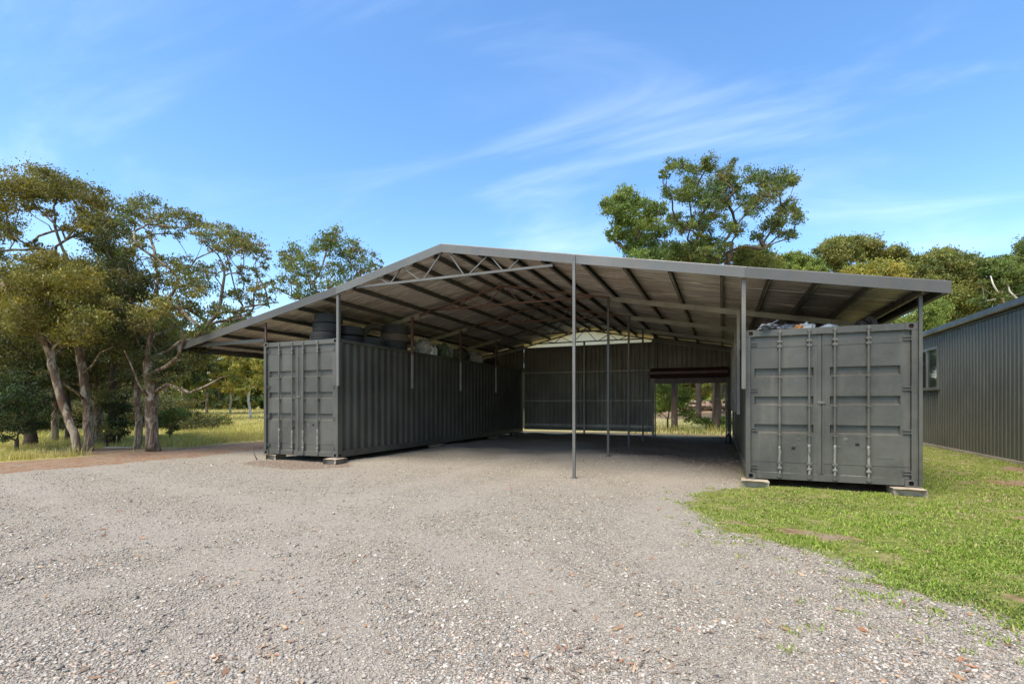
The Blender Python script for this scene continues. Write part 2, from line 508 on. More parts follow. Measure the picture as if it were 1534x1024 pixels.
def ground_mat():
    n = NT('ground_surface')
    v = n.coord((1, 1, 1))
    at = {}
    for k in ('grav', 'lawn', 'dirt', 'soil', 'dust'):
        a = n.n('ShaderNodeAttribute'); a.attribute_name = k; at[k] = a.outputs['Fac']
    n1 = n.noise(v, 2.3, 6, 0.7); n2 = n.noise(v, 11, 5, 0.65); n3 = n.noise(v, 0.35, 4, 0.55); n4 = n.noise(v, 60, 3, 0.6)
    # gravel: crushed stone, three sizes of cell with their own colours
    stops = [(0.0, (0.13, 0.115, 0.09)), (0.18, (0.28, 0.25, 0.19)), (0.36, (0.38, 0.31, 0.22)), (0.52, (0.43, 0.39, 0.30)), (0.68, (0.34, 0.33, 0.29)), (0.82, (0.55, 0.5, 0.39)), (1.0, (0.65, 0.6, 0.48))]
    vw = n.coord((1, 1, 1.0), 'Object')
    cell = n.n('ShaderNodeTexVoronoi'); n.l(vw, cell.inputs[0]); cell.inputs['Scale'].default_value = 75
    cell2 = n.n('ShaderNodeTexVoronoi'); n.l(vw, cell2.inputs[0]); cell2.inputs['Scale'].default_value = 150
    def cellcol(c):
        sp = n.n('ShaderNodeSeparateColor'); n.l(c.outputs['Color'], sp.inputs[0])
        return n.ramp(sp.outputs[0], stops)
    gc = n.mix(n.mr(n1, 0.4, 0.6, 0.25, 0.75), cellcol(cell), cellcol(cell2))
    gap = n.mr(cell.outputs['Distance'], 0.35, 0.75)
    gc = n.mix(n.math('MULTIPLY', gap, 0.7), gc, (0.10, 0.083, 0.066))
    gc = n.mix(n.mr(at['dust'], 0.0, 1.0, 0.0, 0.55), gc, n.mix(n.mr(n4, 0.3, 0.7), (0.27, 0.235, 0.192), (0.46, 0.415, 0.35)))
    gc = n.mix(n.math('MULTIPLY', n.mr(n1, 0.5, 0.75), 0.5), gc, (0.26, 0.225, 0.18))
    grain = n.noise(v, 28, 4, 0.75)
    gc = n.mix(n.math('MULTIPLY', n.mr(grain, 0.52, 0.72), 0.6), gc, (0.10, 0.08, 0.062))
    gc = n.mix(n.math('MULTIPLY', n.mr(grain, 0.46, 0.3), 0.5), gc, (0.62, 0.55, 0.46))
    # soil inside the shed
    sc = n.mix(n.mr(n2, 0.35, 0.7), (0.11, 0.076, 0.054), (0.29, 0.22, 0.165))
    # orange dirt
    dc = n.mix(n.mr(n2, 0.3, 0.7), (0.15, 0.085, 0.05), (0.31, 0.20, 0.12)); dc = n.mix(n.mr(n1, 0.42, 0.66), dc, n.mix(n4, (0.15, 0.11, 0.07), (0.33, 0.26, 0.19)))
    # lawn soil + low green cover
    lc = n.mix(n.mr(n2, 0.35, 0.65), (0.10, 0.115, 0.026), (0.21, 0.22, 0.055)); lc = n.mix(n.mr(n1, 0.5, 0.68), lc, n.mix(n4, (0.20, 0.15, 0.08), (0.36, 0.28, 0.17)))
    # dry field
    fc = n.mix(n.mr(n1, 0.3, 0.7), (0.40, 0.35, 0.13), (0.28, 0.29, 0.09)); fc = n.mix(n.mr(n3, 0.42, 0.66), fc, (0.48, 0.40, 0.18))
    fc = n.mix(n.mr(n2, 0.5, 0.8, 0, 0.6), fc, (0.16, 0.13, 0.06))
    lf = n.mr(n.math('ADD', at['lawn'], n.math('MULTIPLY', n.math('SUBTRACT', n1, 0.5), 1.2)), -0.12, 0.12)
    gf = n.mr(n.math('ADD', at['grav'], n.math('MULTIPLY', n.math('SUBTRACT', n1, 0.5), 0.9)), -0.10, 0.14)
    df = n.mr(n.math('ADD', at['dirt'], n.math('MULTIPLY', n.math('SUBTRACT', n2, 0.5), 0.9)), 0.3, 0.7)
    sf = n.mr(n.math('ADD', at['soil'], n.math('MULTIPLY', n.math('SUBTRACT', n2, 0.5), 1.1)), 0.15, 0.85, 0, 0.85)
    gc = n.mix(1.0, gc, (0.86, 0.86, 0.86), 'MULTIPLY')
    col = n.mix(lf, fc, lc)
    col = n.mix(df, col, dc)
    col = n.mix(gf, col, gc)
    col = n.mix(sf, col, sc)
    h = n.math('ADD', n.math('MULTIPLY', n.math('SUBTRACT', 1.0, cell.outputs['Distance']), 0.6), n.math('MULTIPLY', n.math('SUBTRACT', 1.0, cell2.outputs['Distance']), 0.4))
    nb = n.bump(h, 0.9, 0.01); nb = n.bump(n2, 0.5, 0.02, nb)
    n.bsdf(col, 0.93, 0, nb, 0.2)
    return n.mat


M['ground'] = ground_mat()


def axis(fine0, fine1, step, far0, far1):
    a = list(np.arange(fine0, fine1 + 1e-6, step))
    s = step; p = fine1
    while p < far1: s *= 1.22; p += s; a.append(p)
    s = step; p = fine0; b = []
    while p > far0: s *= 1.22; p -= s; b.append(p)
    return np.array(b[::-1] + a)


def build_ground():
    xs = axis(-22, 10, 0.16, -900, 900); ys = axis(-2, 25, 0.16, -300, 1100)
    X, Y = np.meshgrid(xs, ys)
    nx, ny = len(xs), len(ys)
    x, y = X.ravel(), Y.ravel()
    z = height(x, y)
    g = sd_poly(x, y, GRAVEL)
    lawn = np.minimum(np.minimum(x - (-1.6), 24 - y), 16 - x)
    lawn = np.where(x > -1.6, lawn, lawn)
    attrs = dict(dust=dust_amount(x, y), grav=np.clip(g, -3, 3), lawn=np.clip(lawn, -3, 3), dirt=dirt_amount(x, y), soil=soil_amount(x, y).astype(float))
    V = np.stack([x, y, z], 1)
    i = np.arange((nx - 1) * (ny - 1)); r, c = i // (nx - 1), i % (nx - 1)
    a = r * nx + c
    F = np.stack([a, a + 1, a + nx + 1, a + nx], 1)
    gf = g[F].mean(1); lf = lawn[F].mean(1)
    df = attrs['dirt'][F].mean(1)
    sel_g = gf > 0
    sel_l = (~sel_g) & (lf > 0)
    for nm, sel in (('gravel_yard', sel_g), ('lawn', sel_l), ('field', (~sel_g) & (~sel_l))):
        f = F[sel]
        u, inv = np.unique(f, return_inverse=True)
        o = np_mesh(nm, V[u], inv.reshape(f.shape), M['ground'], attrs={k: v[u] for k, v in attrs.items()}, smooth=True)
        tag(o, {'gravel_yard': 'pale grey gravel yard in front of and under the open shed', 'lawn': 'bright green lawn beside the right container', 'field': 'dry grassy field and bare dirt around the yard'}[nm], {'gravel_yard': 'gravel', 'lawn': 'lawn', 'field': 'field'}[nm], kind='structure')


build_ground()


def ground_samples(n, vmin, vmax, umin=-60, umax=1600):
    u = RNG.uniform(umin, umax, n); v = RNG.uniform(vmin, vmax, n)
    d = CAM_H * FPX / (v - HORIZ)
    X = (u - 767) / FPX * d
    return X * CA - d * SA, X * SA + d * CA, d


def gravel_stones():
    x, y, d = ground_samples(430000, 672, 1085, -420, 1900)
    g = sd_poly(x, y, GRAVEL)
    keep = (g + 0.35 * wob(x, y, 6.0) > RNG.uniform(-0.25, 0.25, len(x))) & (d < 13) & ((x < -8.4) | (x > -8.7) | True)
    # gaps where the fines lie bare, and drifts of coarser stone
    keep &= RNG.uniform(0, 1, len(x)) < 0.8 + 0.25 * wob(x, y, 1.7, 2) - 0.45 * track_amount(x, y)
    x, y, d = x[keep], y[keep], d[keep]
    n = len(x)
    size = np.exp(RNG.normal(math.log(0.0049), 0.46, n)) * (1 + 0.05 * np.clip(d - 3, 0, 8))
    size = np.clip(size, 0.003, 0.02)
    # eight-corner stones with jittered corners
    base = np.array([(-1, -1, -.7), (1, -1, -.7), (1, 1, -.7), (-1, 1, -.7), (-1, -1, .7), (1, -1, .7), (1, 1, .7), (-1, 1, .7)], float)
    V = base[None] * RNG.uniform(0.35, 1.05, (n, 8, 3))
    V *= RNG.uniform(0.6, 1.25, (n, 1, 3))
    V[:, :, 2] *= 0.6
    th = RNG.uniform(0, 2 * np.pi, n); tl = RNG.normal(0, 0.35, n)
    c, s = np.cos(tl)[:, None], np.sin(tl)[:, None]
    Vy, Vz = V[:, :, 1] * c - V[:, :, 2] * s, V[:, :, 1] * s + V[:, :, 2] * c
    c, s = np.cos(th)[:, None], np.sin(th)[:, None]
    Vx = V[:, :, 0]
    V = np.stack([Vx * c - Vy * s, Vx * s + Vy * c, Vz], 2) * size[:, None, None]
    V += np.stack([x, y, height(x, y) + size * 0.25], 1)[:, None, :]
    F = np.array([(0, 3, 2, 1), (4, 5, 6, 7), (0, 1, 5, 4), (1, 2, 6, 5), (2, 3, 7, 6), (3, 0, 4, 7)])
    F = (np.arange(n)[:, None, None] * 8 + F[None]).reshape(-1, 4)
    pal = np.array([(0.36, 0.34, 0.32), (0.47, 0.44, 0.41), (0.58, 0.55, 0.51), (0.43, 0.34, 0.29), (0.27, 0.25, 0.235), (0.33, 0.345, 0.355), (0.70, 0.67, 0.62), (0.5, 0.38, 0.29), (0.17, 0.16, 0.155), (0.46, 0.30, 0.20)])
    w = np.array([.2, .2, .14, .11, .1, .09, .06, .05, .04, .01]); w /= w.sum()
    col = pal[RNG.choice(len(pal), n, p=w)] * RNG.uniform(0.55, 1.3, (n, 1)) * [0.86, 0.82, 0.74]
    dusty = np.clip(dust_amount(x, y) + RNG.normal(0, 0.22, n), 0, 0.6)[:, None]
    col = col * (1 - dusty) + np.array([0.37, 0.328, 0.275]) * RNG.uniform(0.75, 1.15, (n, 1)) * dusty
    o = np_mesh('gravel', V.reshape(-1, 3), F, M['stone'], col=np.repeat(col, 8, 0))
    tag(o, 'loose crushed stones scattered over the gravel yard', 'gravel', kind='stuff')


gravel_stones()


def litter():
    x1, y1, d1 = ground_samples(4200, 668, 1070)
    # drifts of leaves
    m = (wob(x1, y1, 2.3, 4) + 0.5 * wob(x1, y1, 7, 1) > RNG.uniform(-0.3, 1.4, len(x1))) & ((y1 < 9.0) | ((x1 > -2.2) & (y1 < 15) & (x1 < 0.3))) & ((x1 < 0.5) | (sd_poly(x1, y1, GRAVEL) > -0.35))
    x, y = x1[m], y1[m]
    n = len(x)
    L = RNG.uniform(0.014, 0.042, n); Wd = L * RNG.uniform(0.16, 0.34, n); th = RNG.uniform(0, 2 * np.pi, n)
    z = height(x, y) + 0.012
    ax = np.stack([np.cos(th), np.sin(th), RNG.normal(0, 0.25, n)], 1); bx = np.stack([-np.sin(th), np.cos(th), RNG.normal(0, 0.35, n)], 1)
    c = np.stack([x, y, z], 1)
    V = np.stack([c - ax * L[:, None], c + bx * Wd[:, None] - ax * L[:, None] * 0.1, c + ax * L[:, None] + [0, 0, 0.006], c - bx * Wd[:, None]], 1)
    pal = np.array([(0.30, 0.17, 0.09), (0.38, 0.25, 0.14), (0.22, 0.14, 0.09), (0.42, 0.31, 0.2), (0.34, 0.16, 0.08), (0.16, 0.11, 0.08)])
    col = pal[RNG.integers(0, len(pal), n)] * RNG.uniform(0.7, 1.15, (n, 1))
    o = np_mesh('fallen_leaves', V.reshape(-1, 3), np.arange(n * 4).reshape(-1, 4), M['litter'], col=np.repeat(col, 4, 0))
    tag(o, 'dry brown gum leaves strewn over the gravel', 'leaves', kind='stuff')


litter()


def blades(name, label, x, y, h, w, pal, lean=0.5, kind='stuff', cat='grass', base=None):
    n = len(x)
    th = RNG.uniform(0, 2 * np.pi, n)
    side = np.stack([np.cos(th), np.sin(th), np.zeros(n)], 1) * w[:, None] / 2
    dr = np.stack([np.cos(th + 1.57), np.sin(th + 1.57), np.zeros(n)], 1)
    dr += RNG.normal(0, 0.5, (n, 3)) * [1, 1, 0]
    ln = RNG.uniform(0.1, 1, n) * lean
    b = np.stack([x, y, height(x, y) - 0.004], 1)
    mid = b + dr * (h * ln * 0.35)[:, None] + np.array([0, 0, 1]) * (h * 0.6)[:, None]
    tip = b + dr * (h * ln)[:, None] + np.array([0, 0, 1]) * (h * (1 - 0.3 * ln))[:, None]
    V = np.stack([b - side, b + side, mid + side * 0.7, tip, mid - side * 0.7], 1)
    i = np.arange(n)[:, None] * 5
    F = np.concatenate([i + [0, 1, 2, 4]], 0)
    F2 = i + [4, 2, 3, 3]
    pal = np.array(pal)
    k = np.clip((wob(x, y, 0.9, 2) * 0.5 + 0.5) * len(pal) + RNG.normal(0, len(pal) * 0.22, n), 0, len(pal) - 1).astype(int)
    col = pal[k] * RNG.uniform(0.75, 1.25, (n, 1))
    # triangles only: quad as two, plus the tip
    T = np.concatenate([i + [0, 1, 2], i + [0, 2, 4], i + [4, 2, 3]], 0)
    o = np_mesh(name, V.reshape(-1, 3), T, M['leaf'], col=np.repeat(col, 5, 0))
    return tag(o, label, cat, kind=kind)


def lawn_grass():
    x, y, d = ground_samples(480000, 650, 1010, 930, 2300)
    g = sd_poly(x, y, GRAVEL)
    n1 = wob(x, y, 2.6, 1.0) * 0.6 + wob(x, y, 7.5, 3.0) * 0.5
    keep = (-g + 0.75 * n1 + 0.3 * wob(x, y, 1.2, 7) > RNG.uniform(-0.05, 0.75, len(x))) & (x > -1.2) & (x < 6.45) & (y < 23) & (y > 1)
    keep &= ~((x > 0.42) & (x < 2.85) & (y > 9.75))
    keep &= dirt_amount(x, y) < RNG.uniform(0.15, 0.75, len(x))
    keep &= n1 + 0.5 * wob(x, y, 13, 5) + 0.5 * wob(x, y, 1.0, 2) > RNG.uniform(-1.2, 0.3, len(x))
    x, y, d = x[keep], y[keep], d[keep]
    # loose tufts straying out into the gravel
    tx, ty, _ = ground_samples(2600, 690, 1000, 980, 1620)
    tg = sd_poly(tx, ty, GRAVEL)
    tk = (tg > -0.25) & (tg < RNG.exponential(0.28, len(tx)) + 0.3 * wob(tx, ty, 1.6, 3)) & (tx > -1.3) & (ty < 9.2)
    tx, ty = tx[tk], ty[tk]
    nb_ = RNG.integers(8, 26, len(tx))
    sx_ = np.repeat(tx, nb_) + RNG.normal(0, 0.035, nb_.sum()); sy_ = np.repeat(ty, nb_) + RNG.normal(0, 0.035, nb_.sum())
    x = np.concatenate([x, sx_]); y = np.concatenate([y, sy_]); d = np.hypot(x, y)
    n = len(x)
    h = RNG.uniform(0.010, 0.04, n) * (1 + 0.55 * wob(x, y, 3.1, 6) + 0.3 * wob(x, y, 11, 2)); w = RNG.uniform(0.005, 0.012, n) * (1 + 0.07 * np.clip(d - 3, 0, 12))
    blades('grass', 'short bright green lawn grass around the right container', x, y, h, w,
           [(0.38, 0.34, 0.15), (0.18, 0.27, 0.03), (0.23, 0.34, 0.035), (0.28, 0.39, 0.05), (0.18, 0.29, 0.04), (0.32, 0.40, 0.08), (0.24, 0.34, 0.05), (0.38, 0.35, 0.14), (0.12, 0.19, 0.03)], 1.1)


def field_grass():
    x, y, d = ground_samples(120000, 617, 700, -60, 420)
    g = sd_poly(x, y, GRAVEL)
    keep = (g < -2.2 + 0.8 * wob(x, y, 0.9)) & (d < 90)
    keep &= dirt_amount(x, y) < RNG.uniform(0.1, 0.5, len(x))
    keep &= wob(x, y, 0.8, 3) > RNG.uniform(-1.3, 0.1, len(x))
    x, y, d = x[keep], y[keep], d[keep]
    n = len(x)
    h = RNG.uniform(0.08, 0.3, n) * (1 + 0.5 * wob(x, y, 0.5, 6)); w = RNG.uniform(0.006, 0.013, n) * np.clip(d / 14, 1, 4)
    blades('dry_grass', 'long yellowing grass in the field behind the left trees', x, y, h, w,
           [(0.30, 0.32, 0.08), (0.40, 0.38, 0.11), (0.50, 0.44, 0.15), (0.55, 0.47, 0.2), (0.36, 0.36, 0.10), (0.44, 0.36, 0.14)], 0.6)
    # beyond the roller doorway and under the end wall
    u = RNG.uniform(940, 1110, 9000); dd = RNG.uniform(22.5, 45, 9000)
    X = (u - 767) / FPX * dd; x = X * CA - dd * SA; y = X * SA + dd * CA
    k = (y > 24.3) & (wob(x, y, 1.5, 2) > RNG.uniform(-1.4, 0.5, len(x)))
    x, y = x[k], y[k]; n = len(x)
    tall = 0.1 + 0.5 * np.exp(-((y - 26.5) / 1.2) ** 2)
    h = RNG.uniform(0.4, 1.1, n) * tall; w = RNG.uniform(0.015, 0.03, n)
    blades('weeds', 'green weeds and straw coloured grass beyond the roller doorway', x, y, h, w,
           [(0.16, 0.20, 0.05), (0.22, 0.25, 0.07), (0.36, 0.30, 0.13), (0.42, 0.34, 0.17), (0.14, 0.19, 0.04)], 0.7, cat='weeds')


lawn_grass()
field_grass()

# ------------------------------------------------------------------ shipping containers
CW = 2.438


def casting(mb, x0, y0, z0, sx, sy, side, hole_m):
    """corner block 178 x 162 x 118 with sockets on the front (-y) and the outer side; its origin is the outer corner"""
    w, l, h = 0.162, 0.178, 0.118
    xa, xb = (x0, x0 + w * sx) if sx > 0 else (x0 + w * sx, x0)
    ya, yb = (y0, y0 + l * sy) if sy > 0 else (y0 + l * sy, y0)
    def ring(c, ax, bx, nrm, ra, rb, W, H):
        # rectangular face with an oval socket
        n = 16
        outer, inner, back = [], [], []
        for k in range(n):
            a = 2 * math.pi * (k + 0.5) / n
            ca, sa = math.cos(a), math.sin(a)
            q = max(abs(ca) / (W / 2), abs(sa) / (H / 2))
            outer.append(c + ax * (ca / q) + bx * (sa / q))
            e = (abs(ca) ** 4 + abs(sa) ** 4) ** -0.25
            inner.append(c + ax * (ca * ra * e) + bx * (sa * rb * e))
            back.append(c + ax * (ca * ra * e) + bx * (sa * rb * e) - nrm * 0.04)
        V = outer + inner + back
        F = [(k, (k + 1) % n, n + (k + 1) % n, n + k) for k in range(n)]
        mb.add(V, F, 0)
        mb.add(inner + back, [(k, (k + 1) % n, n + (k + 1) % n, n + k) for k in range(n)] + [tuple(range(n, 2 * n))], 1)
    fy = y0; nrm = Vector((0, -sy, 0))
    ring(Vector(((xa + xb) / 2, fy, z0 + h / 2)), Vector((1, 0, 0)), Vector((0, 0, 1)), nrm, 0.032, 0.035, w, h)
    fx = x0; nrm = Vector((-sx, 0, 0))
    ring(Vector((fx, (ya + yb) / 2, z0 + h / 2)), Vector((0, 1, 0)), Vector((0, 0, 1)), nrm, 0.04, 0.026, l, h)
    V = [(x, y, z) for z in (z0, z0 + h) for y in (ya, yb) for x in (xa, xb)]
    faces = {'-y': (0, 1, 5, 4), '+y': (2, 6, 7, 3), '-x': (0, 4, 6, 2), '+x': (1, 3, 7, 5), 'b': (0, 2, 3, 1), 't': (4, 5, 7, 6)}
    skip = {'-y' if sy > 0 else '+y', '-x' if sx > 0 else '+x'}
    mb.add(V, [f for k, f in faces.items() if k not in skip], 0)


def corrugated_side(L, z0, z1, xface, out, y0=0.17, pitch=0.278, dep=0.036):
    prof = []
    y = y0
    end = L - 0.17
    while y < end:
        for dy, o in ((0, 0), (0.072, 0), (0.140, -1), (0.210, -1)):
            if y + dy < end: prof.append((xface + out * (o * dep), y + dy, z0))
        y += pitch
    prof.append((xface, end, z0))
    return prof


def door_panel(mb, x0, x1, z0, z1, y, bands, xa, xb, dep=0.048):
    def q(a, b, c, d): mb.add([a, b, c, d], [(0, 1, 2, 3)])
    q((x0, y, z0), (xa, y, z0), (xa, y, z1), (x0, y, z1)); q((xb, y, z0), (x1, y, z0), (x1, y, z1), (xb, y, z1))
    zc = z0
    for (b0, b1) in sorted(bands):
        q((xa, y, zc), (xb, y, zc), (xb, y, b0), (xa, y, b0))
        i = 0.02; s0, s1 = 0.03, 0.006; yb = y + dep
        A = [(xa, y, b0), (xb, y, b0), (xb, y, b1), (xa, y, b1)]
        B = [(xa + i, yb, b0 + s0), (xb - i, yb, b0 + s0), (xb - i, yb, b1 - s1), (xa + i, yb, b1 - s1)]
        mb.add(A + B, [(0, 1, 5, 4), (1, 2, 6, 5), (2, 3, 7, 6), (3, 0, 4, 7), (4, 5, 6, 7)])
        zc = b1
    q((xa, y, zc), (xb, y, zc), (xb, y, z1), (xa, y, z1))
    # edges and back
    yb = y + 0.06
    mb.add([(x0, y, z0), (x1, y, z0), (x1, y, z1), (x0, y, z1), (x0, yb, z0), (x1, yb, z0), (x1, yb, z1), (x0, yb, z1)],
           [(0, 4, 5, 1), (1, 5, 6, 2), (2, 6, 7, 3), (3, 7, 4, 0), (4, 7, 6, 5)])


def container(loc, H, L, label, red_sockets=False, worn=True, seed=0):
    rd = random.Random(seed)
    root = empty('shipping_container', loc, label, 'container')
    m = MB()                                              # frame: posts, rails, header and sill
    pw = 0.075
    for x0, x1 in ((0, pw), (CW - pw, CW)):
        m.box(x0, 0.004, 0.118, x1, 0.16, H - 0.118)
        m.box(x0, L - 0.16, 0.118, x1, L - 0.004, H - 0.118)
    for x0, x1 in ((0.004, 0.062), (CW - 0.062, CW - 0.004)):
        m.box(x0, 0.178, H - 0.075, x1, L - 0.178, H - 0.008)
        m.box(x0, 0.178, 0.0125, x1, L - 0.178, 0.165)
    m.box(0.162, 0.012, H - 0.112, CW - 0.162, 0.12, H - 0.006)       # header
    m.box(0.162, 0.02, 0.02, CW - 0.162, 0.15, 0.125)                 # sill
    m.box(0.162, L - 0.12, H - 0.112, CW - 0.162, L - 0.012, H - 0.006)
    m.box(0.162, L - 0.15, 0.02, CW - 0.162, L - 0.02, 0.125)
    m.build('frame', M['cont'], root)
    fl = MB()
    fl.box(0.07, 0.16, 0.09, CW - 0.07, L - 0.16, 0.15)
    y = 0.5
    while y < L - 0.3:
        fl.box(0.07, y, 0.025, CW - 0.07, y + 0.05, 0.088); y += 0.45
    fl.build('underfloor', M['dark_steel'], root)
    for zi, z0 in enumerate((0.0, H - 0.118)):
        for sx in (1, -1):
            for sy in (1, -1):
                c = MB()
                casting(c, 0 if sx > 0 else CW, 0 if sy > 0 else L, z0, sx, sy, 0, 1)
                red = red_sockets and zi == 1 and sy > 0
                c.build('corner_casting', [M['cont'], M['holered'] if red else M['hole']], root)
    for face, out in ((0.045, -1), (CW - 0.045, 1)):
        s = MB(); s.sheet(corrugated_side(L, 0.0, 0, face, out), (0, 0, 0.155), (0, 0, H - 0.155 - 0.06))
        s.build('side_panel', M['cont_side'], root, solid=0.004)
    rf = MB(); prof = []
    y = 0.125
    while y < L - 0.13:
        for dy, o in ((0, 0), (0.06, 0), (0.09, -1), (0.18, -1)): prof.append((0.06, y + dy, H - 0.012 + o * 0.018))
        y += 0.21
    rf.sheet(prof, (0, 0, 0), (CW - 0.12, 0, 0)); rf.build('roof', M['cont_side'], root, solid=0.003)
    bk = MB(); prof = []
    x = 0.08
    while x < CW - 0.08:
        for dx, o in ((0, 0), (0.072, 0), (0.14, -1), (0.21, -1)):
            if x + dx < CW - 0.08: prof.append((x + dx, L - 0.05 + o * 0.036, 0.125))
        x += 0.278
    bk.sheet(prof, (0, 0, 0), (0, 0, H - 0.235)); bk.build('end_panel', M['cont_side'], root, solid=0.004)
    zb, zt = 0.132, H - 0.122
    rel = [(0.625, 0.690), (0.440, 0.505), (0.260, 0.320)]            # pressed bands, as fractions of the height
    rel = [(1 - b / 1.0, 1 - a) for (a, b) in rel]
    bands = [(H * a, H * b) for (a, b) in ((0.310, 0.370), (0.497, 0.555), (0.683, 0.742))]
    mid = CW * 0.474
    for k, (x0, x1, xa, xb, bars) in enumerate(((pw + 0.006, mid - 0.004, 0.14, mid - 0.12, (0.216, 0.397)), (mid + 0.004, CW - pw - 0.006, mid + 0.115, CW - 0.205, (0.547, 0.738)))):
        d = MB()
        door_panel(d, x0, x1, zb, zt, 0.055, bands, xa, xb)
        # shallow pressed frame lines near top and bottom, and the stile beside the seam
        for z in (zb + 0.185, zt - 0.175):
            d.box(x0 + 0.02, 0.049, z - 0.007, x1 - 0.02, 0.0555, z + 0.007)
        if k == 0: d.box(x1 - 0.055, 0.047, zb + 0.01, x1 - 0.012, 0.0555, zt - 0.01)
        else: d.box(x0 + 0.012, 0.047, zb + 0.01, x0 + 0.03, 0.0555, zt - 0.01)
        door = d.build('door', M['cont'], root)
        g = MB()
        g.tube([(x0 + (0.08 if k == 0 else 0.0), 0.04, zt + 0.004), (x1 - (0.08 if k else 0.0), 0.04, zt + 0.004)], 0.011, 8)
        g.build('lit_edge_bead', M['bar'], door, smooth=True)  # lighter bead paints in the lit edge along the door top
        g = MB()
        g.tube([(x0 + 0.02, 0.046, zb - 0.004), (x1 - 0.02, 0.046, zb - 0.004)], 0.009, 8)
        g.build('gasket', M['bar'], door, smooth=True)
        for fr in bars:
            bx = CW * fr
            b = MB()
            b.tube([(bx, 0.012, 0.085), (bx, 0.012, H - 0.04)], 0.019, 10)
            for z in (0.075, H - 0.05):                                # cam ends
                b.box(bx - 0.022, -0.008, z - 0.03, bx + 0.022, 0.02, z + 0.03, 0, 0.006)
                b.box(bx - 0.034, -0.004, z - 0.012, bx + 0.034, 0.03, z + 0.012, 0, 0.004)
            for z in (0.21, 0.30, H * 0.30, H * 0.49, H * 0.68, H - 0.22, H - 0.30):
                q = 0.02 if (z < 0.32 or z > H - 0.4) else 0.012
                b.box(bx - 0.017 - q, -0.011, z - q, bx + 0.017 + q, 0.05, z + q, 0, 0.006)
            bo = b.build('locking_bar', M['bar'], door)
            if worn:
                w = MB()
                z = 0.09
                pts, rr = [], []
                while z < 0.62 + rd.random() * 0.1:
                    pts.append((bx + rd.uniform(-0.004, 0.004), 0.010 + rd.uniform(-0.002, 0.002), z)); rr.append(rd.uniform(0.0165, 0.0235)); z += 0.045
                w.tube(pts, rr, 10)
                w.box(bx - 0.03, -0.013, 0.2, bx + 0.03, 0.0, 0.232, 0, 0.008)
                w.build('bar_sleeve', M['worn'], door, smooth=True)
        hx = x0 if k == 0 else x1
        sg = 1 if k == 0 else -1
        for z in (H * 0.085, H * 0.335, H * 0.6, H - 0.24):
            h = MB()
            h.tube([(hx - sg * 0.012, 0.026, z - 0.045), (hx - sg * 0.012, 0.026, z + 0.045)], 0.014, 8)
            h.box(hx - sg * 0.012 if sg > 0 else hx - 0.1, 0.03, z + 0.012, hx + 0.1 if sg > 0 else hx + 0.012, 0.0555, z + 0.032)
            h.box(hx - sg * 0.012 if sg > 0 else hx - 0.1, 0.03, z - 0.032, hx + 0.1 if sg > 0 else hx + 0.012, 0.0555, z - 0.012)
            h.build('hinge', M['cont'], door)
        # remains of handle brackets and bolt holes
        for q in range(3):
            hb = MB()
            px = x0 + (x1 - x0) * rd.uniform(0.45, 0.85) if k == 0 else x0 + (x1 - x0) * rd.uniform(0.2, 0.55)
            pz = H * rd.uniform(0.19, 0.29)
            hb.box(px - 0.012, 0.046, pz - 0.01, px + 0.012, 0.0555, pz + 0.01, 0, 0.003)
            hb.box(px - 0.028, 0.051, pz - 0.022, px + 0.028, 0.0556, pz + 0.022, 0, 0.002)
            hb.build('bracket_plate', M['bar'] if q else M['hole'], door)
    lb = MB(); lb.box(mid - 0.06, 0.035, H * 0.505, mid + 0.05, 0.047, H * 0.505 + 0.045, 0, 0.004); lb.build('latch_plate', M['bar'], root)
    if red_sockets:
        pl = MB(); pl.box(CW * 0.79, 0.051, H * 0.165, CW * 0.885, 0.0553, H * 0.265); pl.build('data_plate', M['cont'], root)
    return root


ZC = 0.134
HL, HR, LEN = 2.888, 2.591, 12.19
YF = 9.6
XL, XR = -8.54, 0.386            # right face of the left container, left face of the right container
container((XL - CW, 9.50, ZC), HL, LEN, 'tall dark grey shipping container on the left with old tyres on its roof', seed=3)
container((XR, 9.67, ZC), HR, LEN, 'dark grey shipping container on the right with rusty lock bars, standing on the grass', True, seed=5)


def block(x0, y0, z0, x1, y1, z1, label, matk='conc', name='concrete_block', grp='blocks under the containers', rz=0.0):
    cx, cy = (x0 + x1) / 2, (y0 + y1) / 2
    m = MB((cx, cy, z0))
    import bmesh
    bm = bmesh.new(); bmesh.ops.create_cube(bm, size=1)
    bmesh.ops.subdivide_edges(bm, edges=list(bm.edges), cuts=4, use_grid_fill=True)
    rd = random.Random(int(cx * 100) + 7)
    for v in bm.verts:
        c = v.co
        k = 0.0
        edge = sum(abs(abs(t) - 0.5) < 1e-4 for t in c)
        j = 0.007 if edge >= 2 else 0.003
        v.co = Vector((cx + c.x * (x1 - x0), cy + c.y * (y1 - y0), (z0 + z1) / 2 + c.z * (z1 - z0))) + Vector((rd.uniform(-j, j), rd.uniform(-j, j), rd.uniform(-j, 0.3 * j)))
        if edge >= 2: v.co -= Vector((c.x, c.y, c.z)) * 0.012
    bm.verts.index_update()
    m.add([v.co[:] for v in bm.verts], [[v.index for v in f.verts] for f in bm.faces])
    bm.free()
    o = m.build(name, M[matk], None, loc=(cx, cy, z0))
    o.rotation_euler = (0, 0, rz)
    return tag(o, label, 'block', grp)


